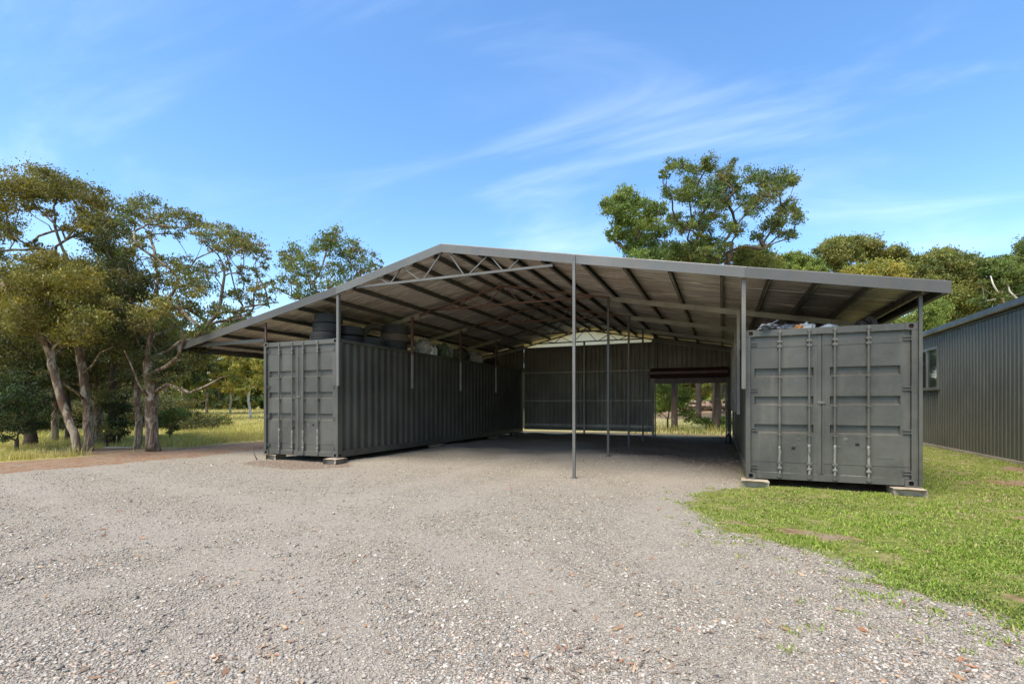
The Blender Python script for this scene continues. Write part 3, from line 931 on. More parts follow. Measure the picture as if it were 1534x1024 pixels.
block(XR - 0.07, 9.57, -0.03, XR + 0.36, 9.98, ZC - 0.002, 'concrete block under the near left corner of the right container')
block(XR + CW - 0.33, 9.57, -0.03, XR + CW + 0.1, 9.98, ZC - 0.002, 'concrete block under the near right corner of the right container')
block(XL - 0.34, 9.38, -0.03, XL + 0.05, 9.78, ZC - 0.002, 'pale concrete block under the near right corner of the left container')
block(XL - CW - 0.04, 9.6, -0.03, XL - CW + 0.3, 9.95, ZC - 0.002, 'half buried block under the left edge of the left container doors')
block(XL - 0.35, 14.1, 0.0, XL + 0.1, 14.5, ZC - 0.002, 'low concrete block under the middle of the long side of the left container')
block(XL - 0.35, 18.6, 0.0, XL + 0.12, 19.2, ZC - 0.002, 'dark timber sleeper under the far half of the left container', 'timber', 'timber_sleeper')
block(XL - 0.35, 20.9, 0.0, XL + 0.12, 21.5, ZC - 0.002, 'dark timber sleeper beside the end wall under the left container', 'timber', 'timber_sleeper')
block(XR - 0.16, 19.0, 0.0, XR + 0.3, 19.6, ZC - 0.002, 'dark block under the far end of the right container, near the roller doorway', 'timber', 'timber_sleeper')

# ------------------------------------------------------------------ the open shed
RIDGE_X = -5.62
RP = [(-14.24, 3.116), (-8.49, 4.257), (RIDGE_X, 4.92), (-2.65, 4.35), (0.386, 3.783), (3.16, 3.277)]      # top line of the barge capping


def zr(x):
    for (a, za), (b, zb) in zip(RP[:-1], RP[1:]):
        if x <= b or b == RP[-1][0]:
            return za + (zb - za) * (x - a) / (b - a)


YB = [9.6 + 3.0 * i for i in range(5)]
Y0, Y1 = 9.46, 21.95
shed = empty('machinery_shed', (RIDGE_X, 15.6, 0), 'open sided steel shed with a gable roof spanning the two shipping containers', 'shed')
OFF = (RIDGE_X, 15.6, 0)

# roof sheets: ribbed on top, aged foil beneath
m = MB(OFF)
prof_y = []
y = Y0 + 0.02
while y < Y1:
    for dy, o in ((0, 0), (0.12, 0), (0.135, 0.025), (0.165, 0.025), (0.18, 0)): prof_y.append((y + dy, o))
    y += 0.19
xs = [-14.2, -8.49, RIDGE_X, -2.65, 0.386, 3.12]
for a, b in zip(xs[:-1], xs[1:]):
    n = len(prof_y)
    V = [(a, py, zr(a) - 0.035 + o) for py, o in prof_y] + [(b, py, zr(b) - 0.035 + o) for py, o in prof_y]
    m.add(V, [(i, i + 1, n + i + 1, n + i) for i in range(n - 1)])
m.build('roof_sheet', M['galv'], shed, solid=0.002)
m = MB(OFF)
ny = 60; nx = 150
gx = np.linspace(-14.18, 3.1, nx); gy = np.linspace(Y0 + 0.03, Y1 - 0.02, ny)
rr = random.Random(5)
V = []
for x in gx:
    for yy in gy:
        sag = 0.008 * math.sin(x * 7.3 + yy * 1.3) + 0.006 * math.sin(x * 3.1 - yy * 4.7) + rr.uniform(-0.004, 0.004)
        V.append((x, yy, zr(x) - 0.062 + sag * 0.8))
m.add(V, [(i * ny + j, (i + 1) * ny + j, (i + 1) * ny + j + 1, i * ny + j + 1) for i in range(nx - 1) for j in range(ny - 1)])
m.build('roof_lining', M['foil'], shed, smooth=True)
# lap strips down the lining's slope; the white ones paint light at its gaps
for i, yy in enumerate((10.75, 12.1, 13.45, 14.8, 16.15, 17.5, 18.85, 20.2)):
    for (xa, xb) in ((-14.0, -8.55), (-8.45, RIDGE_X - 0.1), (RIDGE_X + 0.1, -2.7), (-2.6, 0.35), (0.42, 3.0)):
        m = MB(OFF)
        m.beam((xa, yy, zr(xa) - 0.078), (xb, yy, zr(xb) - 0.078), 0.035, 0.012)
        m.build('lining_strip', M['foil'] if (i + int(xa)) % 3 else M['bag_white'], shed)
# purlins
for i, x in enumerate((-14.08, -13.4, -12.6, -11.72, -10.75, -9.85, -9.0, -8.14, -7.25, -6.45, -5.9, -5.36, -4.75, -4.02, -3.34, -2.5, -1.7, -0.88, 0.0, 0.75, 1.46, 2.18, 2.86)):
    m = MB(OFF)
    z = zr(x) - 0.135
    m.channel((x, Y0 + 0.07, z), (x, Y1 - 0.05, z), 0.06, 0.10, 0.004, 1 if x < RIDGE_X else -1)
    m.beam((x, Y0 + 0.08, z - 0.0525), (x, Y1 - 0.06, z - 0.0525), 0.02, 0.004, 1)  # pale strip paints a line of light along the dark purlin
    m.build('purlin', [M['dark_steel'], M['galv_old']], shed)
# barge capping at the front (and the far end), a folded strip with an edge return
for yy, s in ((Y0 - 0.03, 1), (Y1 + 0.01, -1)):
    for (a, za), (b, zb) in zip(RP[:-1], RP[1:]):
        m = MB(OFF)
        fh = 0.185 if a != -14.24 else 0.19
        lap = 0.03 if a not in (-14.24, RIDGE_X) else 0.0
        k = (zb - za) / (b - a)
        A = (a - lap, za - lap * k)
        yj = yy - s * (0.003 if lap else 0.0)
        # face, top flange with a rolled edge, bottom return
        pr = [(0.02, -fh + 0.012), (0.0, -fh), (-0.001, -0.012), (0.004, -0.002), (0.012, 0.003), (0.13, 0.003)]
        V = [(A[0], yj + s * p, A[1] + q) for p, q in pr] + [(b, yj + s * p, zb + q) for p, q in pr]
        n = len(pr)
        m.add(V, [(i, i + 1, n + i + 1, n + i) for i in range(n - 1)])
        m.build('barge_capping', M['fascia'] if -9 < a < 0 else M['fascia_old'], shed, solid=0.003)
# eave trims along both low edges
for x, z in ((-14.24, 3.116), (3.16, 3.277)):
    sg = -1 if x < 0 else 1
    m = MB(OFF)
    pr = [(sg * -0.04, -0.02), (0, -0.02), (0, -0.17), (sg * -0.11, -0.185), (sg * -0.12, -0.09)]
    V = [(x + p, Y0 - 0.02, z + q) for p, q in pr] + [(x + p, Y1, z + q) for p, q in pr]
    n = len(pr)
    m.add(V, [(i, i + 1, n + i + 1, n + i) for i in range(n - 1)])
    m.build('eave_gutter', M['gutter'], shed, solid=0.003)
    cp = MB(OFF)
    cp.add([(x, Y0 - 0.025, z - 0.01), (x, Y0 - 0.025, z - 0.17), (x - sg * 0.11, Y0 - 0.025, z - 0.185), (x - sg * 0.12, Y0 - 0.025, z - 0.02)], [(0, 1, 2, 3)])
    cp.build('gutter_end', M['gutter'], shed, solid=0.003)

TX = [-7.39, -6.69, -5.6, -4.5, -3.78]
BX = [-7.05, -6.16, -5.03, -4.12]
ZBC = 4.19
ZPU = 0.185                                     # underside of the purlins below the capping line
for i, yb in enumerate(YB):
    ya = yb + 0.09 if i else Y0 + 0.03
    zp = ZPU if i else 0.085
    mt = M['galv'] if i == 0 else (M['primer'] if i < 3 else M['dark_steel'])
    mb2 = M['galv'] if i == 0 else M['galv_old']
    # roof truss over the middle bay
    m = MB(OFF)
    for (a, b) in ((-8.46, RIDGE_X), (RIDGE_X, -2.66)):
        m.beam((a, ya, zr(a) - zp - 0.03), (b, ya, zr(b) - zp - 0.03), 0.045, 0.05)
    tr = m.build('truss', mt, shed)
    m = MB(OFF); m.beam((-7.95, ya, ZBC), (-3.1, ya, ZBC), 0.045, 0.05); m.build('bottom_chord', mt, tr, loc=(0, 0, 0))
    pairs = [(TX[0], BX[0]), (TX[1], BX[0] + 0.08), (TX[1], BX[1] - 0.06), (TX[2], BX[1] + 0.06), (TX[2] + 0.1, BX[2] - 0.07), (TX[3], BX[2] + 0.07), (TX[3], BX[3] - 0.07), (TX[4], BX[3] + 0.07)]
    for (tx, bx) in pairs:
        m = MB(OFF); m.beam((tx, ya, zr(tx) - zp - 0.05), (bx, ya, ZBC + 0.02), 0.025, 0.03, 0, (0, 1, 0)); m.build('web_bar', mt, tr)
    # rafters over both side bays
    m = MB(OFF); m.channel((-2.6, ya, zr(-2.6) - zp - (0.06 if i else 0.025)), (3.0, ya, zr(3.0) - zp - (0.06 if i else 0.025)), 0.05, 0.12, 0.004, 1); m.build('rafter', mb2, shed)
    m = MB(OFF); m.channel((-14.0, ya, zr(-14.0) - zp - (0.055 if i else 0.025)), (-8.3, ya, zr(-8.3) - zp - (0.055 if i else 0.025)), 0.05, 0.12, 0.004, 1); m.build('rafter', mb2, shed)
    # posts
    bot = hz(-2.646, yb) - 0.1
    pz = zr(-2.646) - (0.03 if i == 0 else ZPU + 0.02)
    py = yb - 0.17 if i == 0 else yb
    m = MB(OFF)
    if i < 4:
        m.box(-2.646 - 0.028, py - 0.028, bot, -2.646 + 0.028, py + 0.028, pz, 0, 0.006)
        m.box(-2.646 - 0.06, py - 0.06, bot, -2.646 + 0.06, py + 0.06, bot + 0.108, 0, 0.004)
    else:
        m.box(-2.66 - 0.045, py - 0.05, 0.08, -2.66 + 0.045, py + 0.05, pz, 0, 0.004)
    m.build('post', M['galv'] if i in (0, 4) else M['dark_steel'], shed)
    lz = (1.87, 1.9, 1.9, 1.9, 0.3)[i]
    m = MB(OFF)                                 # bolted to the side of the left container: grey below, red primer above
    m.box(XL + 0.004, yb - 0.17 + 0.02, lz, XL + 0.072, yb - 0.10 + 0.02, zr(XL) - ZPU - 0.0, 0, 0.004) if i == 0 else m.box(XL + 0.006, yb - 0.035, lz, XL + 0.066, yb + 0.035, 3.0, 0, 0.004)
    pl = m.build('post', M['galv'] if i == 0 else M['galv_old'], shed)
    if i:
        m = MB(OFF); m.box(XL + 0.004, yb - 0.037, 2.9, XL + 0.068, yb + 0.037, zr(XL) - ZPU - 0.05, 0, 0.004); m.build('post_head', M['primer'] if i < 4 else M['dark_steel'], pl)
    m = MB(OFF)                                 # side of the right container
    yy = yb - 0.06 if i == 0 else yb
    rb = 1.70 if i == 0 else 1.2
    m.box(XR - 0.072, yy - 0.035, rb, XR - 0.006, yy + 0.035, zr(XR) - ZPU + (0.01 if i == 0 else -0.02), 0, 0.004)
    m.build('post', M['galv'] if i == 0 else M['galv_old'], shed)
    m = MB(OFF)
    m.box(XR + CW + 0.006, yy - 0.03 + 0.12, 0.16 if i == 0 else 0.4, XR + CW + 0.052, yy + 0.03 + 0.12, zr(XR + CW) - ZPU - 0.01, 0, 0.004)
    m.build('post', M['cont'] if i == 0 else M['dark_steel'], shed)
    m = MB(OFF)
    m.box(XL - CW - 0.045, yb - 0.03, HL + ZC - (0.0 if i else 0.0), XL - CW - 0.005, yb + 0.01, zr(XL - CW) - ZPU - 0.02)
    m.build('post', M['primer'], shed)
    m = MB(OFF); m.channel((-14.1, yb - 0.02, 3.075), (XL - CW - 0.05, yb - 0.02, 3.10), 0.05, 0.085, 0.004); m.build('outrigger', M['gutter'], shed)

# end wall, its frame, the pale gable sheet and the roller doorway
YW = 21.72


def rib_wall(x0, x1, zb, ztop, y, pitch=0.19, rib=0.03, dep=0.024, flip=1):
    m = MB(OFF)
    pts = []
    x = x0
    while x < x1:
        for dx, o in ((0, 0), (pitch - 0.07, 0), (pitch - 0.055, 1), (pitch - 0.02, 1), (pitch - 0.004, 0)):
            if x + dx < x1: pts.append((x + dx, y + flip * o * dep))
        x += pitch
    pts.append((x1, y))
    n = len(pts)
    V = [(px, py, zb(px)) for px, py in pts] + [(px, py, ztop(px)) for px, py in pts]
    m.add(V, [(i, i + 1, n + i + 1, n + i) for i in range(n - 1)])
    return m


rib_wall(-8.50, -2.66, lambda x: 0.25, lambda x: 4.02 + 0.004 * (x + 8), YW).build('end_wall', M['wallsheet'], shed, solid=0.002)
rib_wall(-2.62, 0.38, lambda x: 2.34, lambda x: zr(x) - 0.20, YW).build('end_wall', M['wallsheet'], shed, solid=0.002)
rib_wall(-12.4, -8.52, lambda x: 2.4, lambda x: zr(x) - 0.12, YW + 0.01).build('end_wall', M['wallsheet'], shed, solid=0.002)
m = MB(OFF)
npx = 40
pts = [(-8.5 + 5.84 * i / npx) for i in range(npx + 1)]
V = [(x, YW + 0.04 + (0.012 if i % 2 else 0), 4.0) for i, x in enumerate(pts)] + [(x, YW + 0.04 + (0.012 if i % 2 else 0), zr(x) - 0.06) for i, x in enumerate(pts)]
m.add(V, [(i, i + 1, npx + 2 + i, npx + 1 + i) for i in range(npx)])
m.build('gable_skylight', M['trans'], shed)
for z, h in ((2.85, 0.05), (1.57, 0.05), (0.47, 0.12)):
    m = MB(OFF); m.beam((-8.44, YW - 0.05, z), (-2.72, YW - 0.05, z), 0.06, h); m.build('girt', M['galv_old'], shed)
m = MB(OFF); m.beam((-2.6, YW - 0.04, zr(-2.6) - 0.24), (0.36, YW - 0.04, zr(0.36) - 0.24), 0.06, 0.08); m.build('girt', M['galv'], shed)
m = MB(OFF); m.box(-5.64, YW - 0.14, 0.05, -5.56, YW - 0.085, 4.15); m.build('post', M['galv_old'], shed)
m = MB(OFF); m.box(0.2, YW - 0.06, 0.05, 0.34, YW + 0.02, 3.5); m.build('door_jamb', M['dark_steel'], shed)
# roller door: rolled curtain, hanging bottom, guides
m = MB(OFF)
prof = []
for k in range(28):
    a = 2 * math.pi * k / 28
    r = 0.2 + (0.006 if k % 2 else 0)
    prof.append((r * math.cos(a), r * math.sin(a)))
n = 28
V = [(x, YW - 0.27 + a, 2.70 + b) for x in (-2.74, 0.22) for a, b in prof]
m.add(V, [(k, (k + 1) % n, n + (k + 1) % n, n + k) for k in range(n)] + [tuple(range(n - 1, -1, -1)), tuple(range(n, 2 * n))])
rd_ = m.build('roller_door', M['darkroll'], shed)
m = MB(OFF)
for k in range(6):
    z = 2.34 + k * 0.055
    m.box(-2.6, YW - 0.10 + 0.008 * (k % 2), z, 0.18, YW - 0.075, z + 0.0535)
m.build('curtain', M['darkroll'], rd_)
m = MB(OFF); m.box(-2.6, YW - 0.12, 2.27, 0.18, YW - 0.07, 2.335); m.build('bottom_rail', M['darkroll'], rd_)
for x in (-2.6, 0.14):
    m = MB(OFF); m.box(x, YW - 0.09, 0.06, x + 0.05, YW - 0.03, 2.26); m.build('guide', M['galv'], rd_)

# ------------------------------------------------------------------ the closed building on the right
bx0, bx1, by0, by1, bz = 6.5, 14.5, 6.0, 30.0, 3.86
bld = empty('steel_building', (10.5, 18, 0), 'long closed dark green grey ribbed building with a sliding window on the right', 'building')
BO = (10.5, 18, 0)
m = MB(BO)
m.box(bx0 - 0.05, by0 - 0.05, -0.2, bx1 + 0.05, by1 + 0.05, 0.085); m.build('slab', M['conc'], bld)


def clad(mm, p, q, z0, z1, nrm, hole=None):
    """vertical ribbed cladding from p to q (2D), with an optional opening (s0,s1,za,zb)"""
    p, q = Vector(p), Vector(q)
    L = (q - p).length; t = (q - p) / L; nn = Vector(nrm)
    s = 0.0; st = []
    while s < L:
        for ds, o in ((0, 0), (0.135, 0), (0.147, 0.022), (0.165, 0.022), (0.177, 0)):
            if s + ds < L: st.append((s + ds, o))
        s += 0.19
    st.append((L, 0))
    for (s0, o0), (s1, o1) in zip(st[:-1], st[1:]):
        rng = [(z0, z1)]
        if hole and s1 > hole[0] and s0 < hole[1]: rng = [(z0, hole[2]), (hole[3], z1)]
        for za, zb in rng:
            a = p + t * s0 + nn * o0; b = p + t * s1 + nn * o1
            mm.add([(a.x, a.y, za), (b.x, b.y, za), (b.x, b.y, zb), (a.x, a.y, zb)], [(0, 1, 2, 3)])


m = MB(BO)
WY0, WY1, WZ0, WZ1 = 20.36, 22.2, 1.97, 3.26
clad(m, (bx0, by1), (bx0, by0), 0.06, bz - 0.1, (-1, 0), (by1 - WY1, by1 - WY0, WZ0, WZ1))
clad(m, (bx0, by0), (bx1, by0), 0.06, bz - 0.1, (0, -1)); clad(m, (bx1, by0), (bx1, by1), 0.06, bz - 0.1, (1, 0)); clad(m, (bx1, by1), (bx0, by1), 0.06, bz - 0.1, (0, 1))
m.build('wall', M['greenshed'], bld)
m = MB(BO)
xr_ = (bx0 + bx1) / 2
for a, b, za, zb in ((bx0 - 0.1, xr_, bz, bz + 0.75), (xr_, bx1 + 0.1, bz + 0.75, bz)):
    m.add([(a, by0 - 0.1, za), (b, by0 - 0.1, zb), (b, by1 + 0.1, zb), (a, by1 + 0.1, za)], [(0, 1, 2, 3)])
for yy in (by0, by1):
    m.add([(bx0, yy, bz - 0.12), (bx1, yy, bz - 0.12), (bx1, yy, bz), (xr_, yy, bz + 0.73), (bx0, yy, bz)], [(0, 1, 2, 3, 4)])
m.build('roof', M['greenshed'], bld, solid=0.004)
m = MB(BO)
pr = [(-0.02, 0.03), (-0.02, -0.115), (-0.135, -0.115), (-0.15, -0.10), (-0.15, 0.0), (-0.135, 0.012), (-0.14, 0.02), (-0.155, 0.014), (-0.163, -0.005), (-0.163, -0.105), (-0.14, -0.128), (-0.015, -0.128)]
V = [(bx0 + p, by0 - 0.15, bz + q) for p, q in pr] + [(bx0 + p, by1 + 0.15, bz + q) for p, q in pr]
n = len(pr)
m.add(V, [(i, (i + 1) % n, n + (i + 1) % n, n + i) for i in range(n)] + [tuple(range(n)), tuple(range(2 * n - 1, n - 1, -1))])
m.build('gutter', M['gutter'], bld)
m = MB(BO); m.box(bx0 - 0.11, by0 - 0.12, bz + 0.035, bx0 + 0.15, by1 + 0.12, bz + 0.06); m.box(bx0 - 0.045, by0 - 0.1, bz - 0.19, bx0 - 0.003, by1 + 0.1, bz - 0.132); m.build('eave_flashing', M['gutter'], bld)
m = MB(BO)
for (ya, yb, za, zb) in ((WY0 - 0.05, WY1 + 0.05, WZ0 - 0.05, WZ0 + 0.02), (WY0 - 0.05, WY1 + 0.05, WZ1 - 0.02, WZ1 + 0.05), (WY0 - 0.05, WY0 + 0.02, WZ0 + 0.02, WZ1 - 0.02), (WY1 - 0.02, WY1 + 0.05, WZ0 + 0.02, WZ1 - 0.02), (21.24, 21.31, WZ0 + 0.02, WZ1 - 0.02)):
    m.box(bx0 - 0.055, ya, za, bx0 + 0.03, yb, zb)
wn = m.build('window', M['alu'], bld)
m = MB(BO); m.add([(bx0 - 0.012, WY0 + 0.02, WZ0 + 0.02), (bx0 - 0.012, 21.24, WZ0 + 0.02), (bx0 - 0.012, 21.24, WZ1 - 0.02), (bx0 - 0.012, WY0 + 0.02, WZ1 - 0.02)], [(0, 1, 2, 3)]); m.build('pane', M['glass'], wn, solid=0.005)
m = MB(BO); m.add([(bx0 - 0.004, 21.31, WZ0 + 0.02), (bx0 - 0.004, WY1 - 0.02, WZ0 + 0.02), (bx0 - 0.004, WY1 - 0.02, WZ1 - 0.02), (bx0 - 0.004, 21.31, WZ1 - 0.02)], [(0, 1, 2, 3)]); m.build('pane', M['glass'], wn, solid=0.005)
m = MB(BO); m.box(bx0 - 0.10, WY0 - 0.08, WZ0 - 0.085, bx0 - 0.003, WY1 + 0.08, WZ0 - 0.052); m.build('sill', M['greenshed'], wn)

# ------------------------------------------------------------------ tyres and clutter on the containers
def tyre_mesh(name, Rr, w, rin, mat, seed):
    m = MB()
    hw = w / 2
    prof = [(rin, -hw * 0.8), (rin + 0.02, -hw * 0.95), (Rr * 0.80, -hw), (Rr * 0.93, -hw * 0.93), (Rr * 0.985, -hw * 0.80), (Rr, -hw * 0.62), (Rr - 0.012, -hw * 0.58), (Rr - 0.012, -hw * 0.5), (Rr, -hw * 0.46), (Rr, -hw * 0.06), (Rr - 0.012, -hw * 0.03)]
    prof = prof + [(r, -h) for r, h in prof[::-1]]
    m.lathe(prof, (0, 0, 0), 'z', 44)
    nT = 46
    for k in range(nT):                        # tread blocks on both shoulders
        a = 2 * math.pi * k / nT
        for sgn in (-1, 1):
            for (h0, h1, da) in ((0.48, 0.86, 0.0), (0.04, 0.42, 0.06)):
                aa = a + da + (0.03 if sgn > 0 else 0)
                c, s = math.cos(aa), math.sin(aa); c2, s2 = math.cos(aa + 0.085), math.sin(aa + 0.085)
                q0, q1 = sgn * hw * h0, sgn * hw * h1
                ro = Rr + 0.008; ri = Rr - 0.02
                V = [(ri * c, ri * s, q0), (ri * c2, ri * s2, q0), (ri * c2, ri * s2, q1), (ri * c, ri * s, q1), (ro * c, ro * s, q0), (ro * c2, ro * s2, q0), ((ro - .01 * (h1 > .5)) * c2, (ro - .01 * (h1 > .5)) * s2, q1), ((ro - .01 * (h1 > .5)) * c, (ro - .01 * (h1 > .5)) * s, q1)]
                m.add(V, [(4, 5, 6, 7), (0, 4, 7, 3), (1, 2, 6, 5), (0, 1, 5, 4), (3, 7, 6, 2)])
    me_o = m.build(name, mat)
    return me_o


TOPL = ZC + HL + 0.0
ty_a = tyre_mesh('tyre', 0.36, 0.25, 0.2, M['rubber'], 1)
ty_b = tyre_mesh('tyre', 0.40, 0.235, 0.24, M['rubber_brown'], 2)
used = {'a': False, 'b': False}


def tyre(kind, x, y, z, label, tilt=(0, 0, 0), sc=1.0):
    src = ty_a if kind == 'a' else ty_b
    o = src if not used[kind] else src.copy()
    if used[kind]: COL.objects.link(o)
    used[kind] = True
    o.location = (x, y, z); o.rotation_euler = tilt; o.scale = (sc, sc, sc)
    return tag(o, label, 'tyre', 'old tyres on the left container')


for k, nm in enumerate(('bottom', 'middle', 'topmost')):
    tyre('a', -9.52 + 0.03 * k, 10.15 + 0.02 * k, TOPL + 0.125 + 0.248 * k, nm + ' grey truck tyre of the stack above the left container doors', (0, 0, k * 0.7), 1.05 if k == 0 else 0.97)
for k, nm in enumerate(('lower', 'upper')):
    tyre('a', -9.33 + 0.04 * k, 10.85, TOPL + 0.125 + 0.25 * k, nm + ' dark tyre of the pair half hidden behind the front left post', (0, 0.03, k), 0.95)
tyre('a', -9.12, 11.45, TOPL + 0.13, 'single tyre lying flat between the two tyre stacks', (0.05, 0.03, 1), 1.12)
tyre('b', -9.5, 12.15, TOPL + 0.40, 'brown dusty tyre standing upright behind the lying tyre', (R(82), 0, 0.75), 1.0)
for k, nm in enumerate(('lowest', 'middle', 'top')):
    tyre('b' if k == 1 else 'a', -8.98 + 0.02 * k, 12.35, TOPL + 0.122 + 0.24 * k, nm + ' tyre of the second stack farther along the left container', (0, 0, 0.4 * k), (1.08 if k != 1 else 0.98))


def crumple(name, loc, size, mat, label, cat, seed, rough=0.28, group=None):
    import bmesh
    bm = bmesh.new(); bmesh.ops.create_icosphere(bm, subdivisions=4, radius=1)
    from mathutils import noise as mn
    for v in bm.verts:
        p = v.co.copy()
        q = p * 1.7 + Vector((seed * 3.1, seed * 1.7, seed))
        d = 1 + rough * (mn.ridged_multi_fractal(q, 0.9, 2.1, 4, 0.9, 2.0) - 1.0) + 0.25 * mn.noise(q * 0.8)
        v.co = Vector((p.x * d * size[0], p.y * d * size[1], max(p.z * d, -0.45) * size[2]))
    me = bpy.data.meshes.new(name); bm.to_mesh(me); bm.free()
    me.materials.append(mat)
    zmin = min(v.co.z for v in me.vertices)
    o = link(name, me, None, (loc[0], loc[1], loc[2] - zmin))
    o.rotation_euler = (0, 0, seed * 1.3)
    return tag(o, label, cat, group)


TOPR = ZC + HR - 0.01
crumple('tarpaulin', (0.78, 10.0, TOPR), (0.42, 0.2, 0.10), M['tarp'], 'crumpled grey tarpaulin lying on the roof edge of the right container', 'tarpaulin', 1.0, 0.35)
crumple('tarpaulin', (1.06, 10.15, TOPR), (0.2, 0.2, 0.11), M['tarp'], 'low fold of grey sheeting beside the orange bag on the right container', 'tarpaulin', 6.0, 0.3)
m = MB((0.78, 10.0, TOPR))
m.beam((0.68, 10.0, TOPR + 0.07), (0.92, 9.98, TOPR + 0.20), 0.16, 0.015)
tag(m.build('roof_tile', M['tarp'], None, loc=(0.78, 10.0, TOPR)), 'flat grey offcut sticking up out of the tarpaulin on the right container', 'offcut')
crumple('plastic_bag', (1.24, 10.0, TOPR), (0.08, 0.09, 0.075), M['bag_orange'], 'small orange bag against the white bag on the right container', 'bag', 2.0)
crumple('plastic_bag', (1.37, 10.08, TOPR), (0.13, 0.14, 0.105), M['bag_white'], 'tall crumpled grey white bag next to the orange one', 'bag', 3.0, 0.42)
crumple('plastic_bag', (1.70, 10.12, TOPR), (0.14, 0.14, 0.07), M['bag_white'], 'low rounded white bag right of the crumpled bag on the right container', 'bag', 4.0, 0.12)
for k, (x, sx, lab) in enumerate(((2.16, 0.1, 'small heap of dark brown scrap on the right end of the right container'), (2.3, 0.12, 'taller dark scrap heap at the right end of the right container'))):
    crumple('scrap', (x, 10.1, TOPR), (sx, 0.1, 0.1 + 0.04 * k), M['junk_brown'], lab, 'scrap', 7.0 + k, 0.6)

rj = random.Random(12)
spots = [(13.75, 'junk_grey', 'white plastic bottle bag just past the second tyre stack'), (14.3, 'tarp', 'blue grey sack beyond the second tyre stack'), (14.95, 'junk_green', 'faded green sack on the left container under the second rafter'),
         (15.5, 'junk_grey', 'pale dusty sack leaning over the inner edge of the left container'), (16.0, 'junk_green', 'olive bundle behind the third red post head'), (16.7, 'black', 'black plastic bundle on the left container'),
         (17.4, 'junk_grey', 'large pale sack beyond the black bundle on the left container'), (18.1, 'junk_green', 'greenish heap near the far end of the left container'), (18.9, 'black', 'last dark bundle on the left container before the end wall')]
for k, (yy, mk, lab) in enumerate(spots):
    crumple('sack', (XL - 0.33 - 0.2 * (k % 2), yy, TOPL - 0.01), (rj.uniform(0.22, 0.32), rj.uniform(0.25, 0.34), rj.uniform(0.26, 0.4) * (0.7 if k > 6 else 1)), M[mk], lab, 'sack', 20.0 + k, 0.35)
for k in range(2):
    m = MB((0, 0, 0))
    m.lathe([(0.001, 0), (0.075, 0), (0.08, 0.02), (0.08, 0.2), (0.06, 0.25), (0.025, 0.28), (0.025, 0.33), (0.001, 0.33)], (0, 0, 0), 'z', 20)
    o = m.build('plastic_bottle', M['bag_white'], None, smooth=True, loc=(XL - 0.12 - 0.05 * k, 13.92 + 0.3 * k, TOPL - 0.01))
    tag(o, ('white plastic bottle standing at the inner edge of the left container' if k == 0 else 'second white bottle just behind, on the left container'), 'bottle')

# odds and ends on the ground
m = MB((0, 0, 0))
m.tube([(0, 0, 0.0), (0.12, 0.02, 0.11), (0.3, 0.0, 0.2), (0.46, -0.03, 0.33)], [0.016, 0.014, 0.010, 0.005], 6)
x, y = P(385, 12.9)
tag(m.build('branch', M['bark_dark'], None, smooth=True, loc=(x, y, hz(x, y))), 'short dead stick poking out of the gravel by the left container', 'branch').rotation_euler = (0, 0, 2.7)
m = MB((0, 0, 0))
m.tube([(0, 0, 0.03), (0.5, 0.04, 0.03), (0.95, 0.02, 0.035)], [0.03, 0.03, 0.03], 8)
x, y = P(158, 15.8)
tag(m.build('pipe', M['junk_grey'], None, smooth=True, loc=(x, y, hz(x, y))), 'pale pipe lying on the ground between the left tree trunks', 'pipe').rotation_euler = (0, 0, 0.35)
m = MB((0, 0, 0))
m.lathe([(0.001, 0), (0.09, 0), (0.1, 0.02), (0.1, 0.26), (0.07, 0.31), (0.03, 0.33), (0.03, 0.37), (0.001, 0.37)], (0, 0, 0), 'z', 20, 0)
m.lathe([(0.001, 0.371), (0.035, 0.371), (0.035, 0.41), (0.001, 0.41)], (0, 0, 0), 'z', 16, 1)
tag(m.build('drum', [M['black'], M['bag_white']], None, smooth=True, loc=(XR - 0.18, 18.6, hz(XR - 0.18, 18.6) - 0.01)), 'small black drum with a white cap by the roller doorway', 'drum')

# ------------------------------------------------------------------ trees
PAL = {
    'olive': [(0.152, 0.160, 0.041), (0.195, 0.193, 0.045), (0.123, 0.140, 0.038), (0.230, 0.200, 0.048), (0.095, 0.121, 0.036)],
    'gold': [(0.198, 0.174, 0.032), (0.161, 0.146, 0.030), (0.245, 0.203, 0.034), (0.122, 0.119, 0.030), (0.179, 0.180, 0.040)],
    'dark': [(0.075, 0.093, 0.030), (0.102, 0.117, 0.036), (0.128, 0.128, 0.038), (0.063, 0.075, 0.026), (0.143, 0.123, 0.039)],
    'green': [(0.105, 0.158, 0.040), (0.136, 0.188, 0.045), (0.091, 0.128, 0.036), (0.174, 0.211, 0.050), (0.166, 0.150, 0.042)],
    'bright': [(0.185, 0.251, 0.053), (0.224, 0.290, 0.059), (0.158, 0.218, 0.047), (0.264, 0.317, 0.073), (0.132, 0.185, 0.040)],
    'yellow': [(0.330, 0.317, 0.062), (0.385, 0.343, 0.068), (0.275, 0.289, 0.062), (0.427, 0.358, 0.076), (0.234, 0.248, 0.055)],
    'brown': [(0.192, 0.187, 0.049), (0.235, 0.214, 0.053), (0.157, 0.179, 0.049), (0.127, 0.160, 0.044), (0.257, 0.250, 0.066)],
    'oliveg': [(0.183, 0.201, 0.051), (0.232, 0.244, 0.061), (0.152, 0.177, 0.049), (0.256, 0.244, 0.063), (0.122, 0.152, 0.044)],
    'deep': [(0.029, 0.052, 0.018), (0.039, 0.068, 0.023), (0.052, 0.078, 0.026), (0.034, 0.057, 0.026), (0.065, 0.088, 0.029)],
}


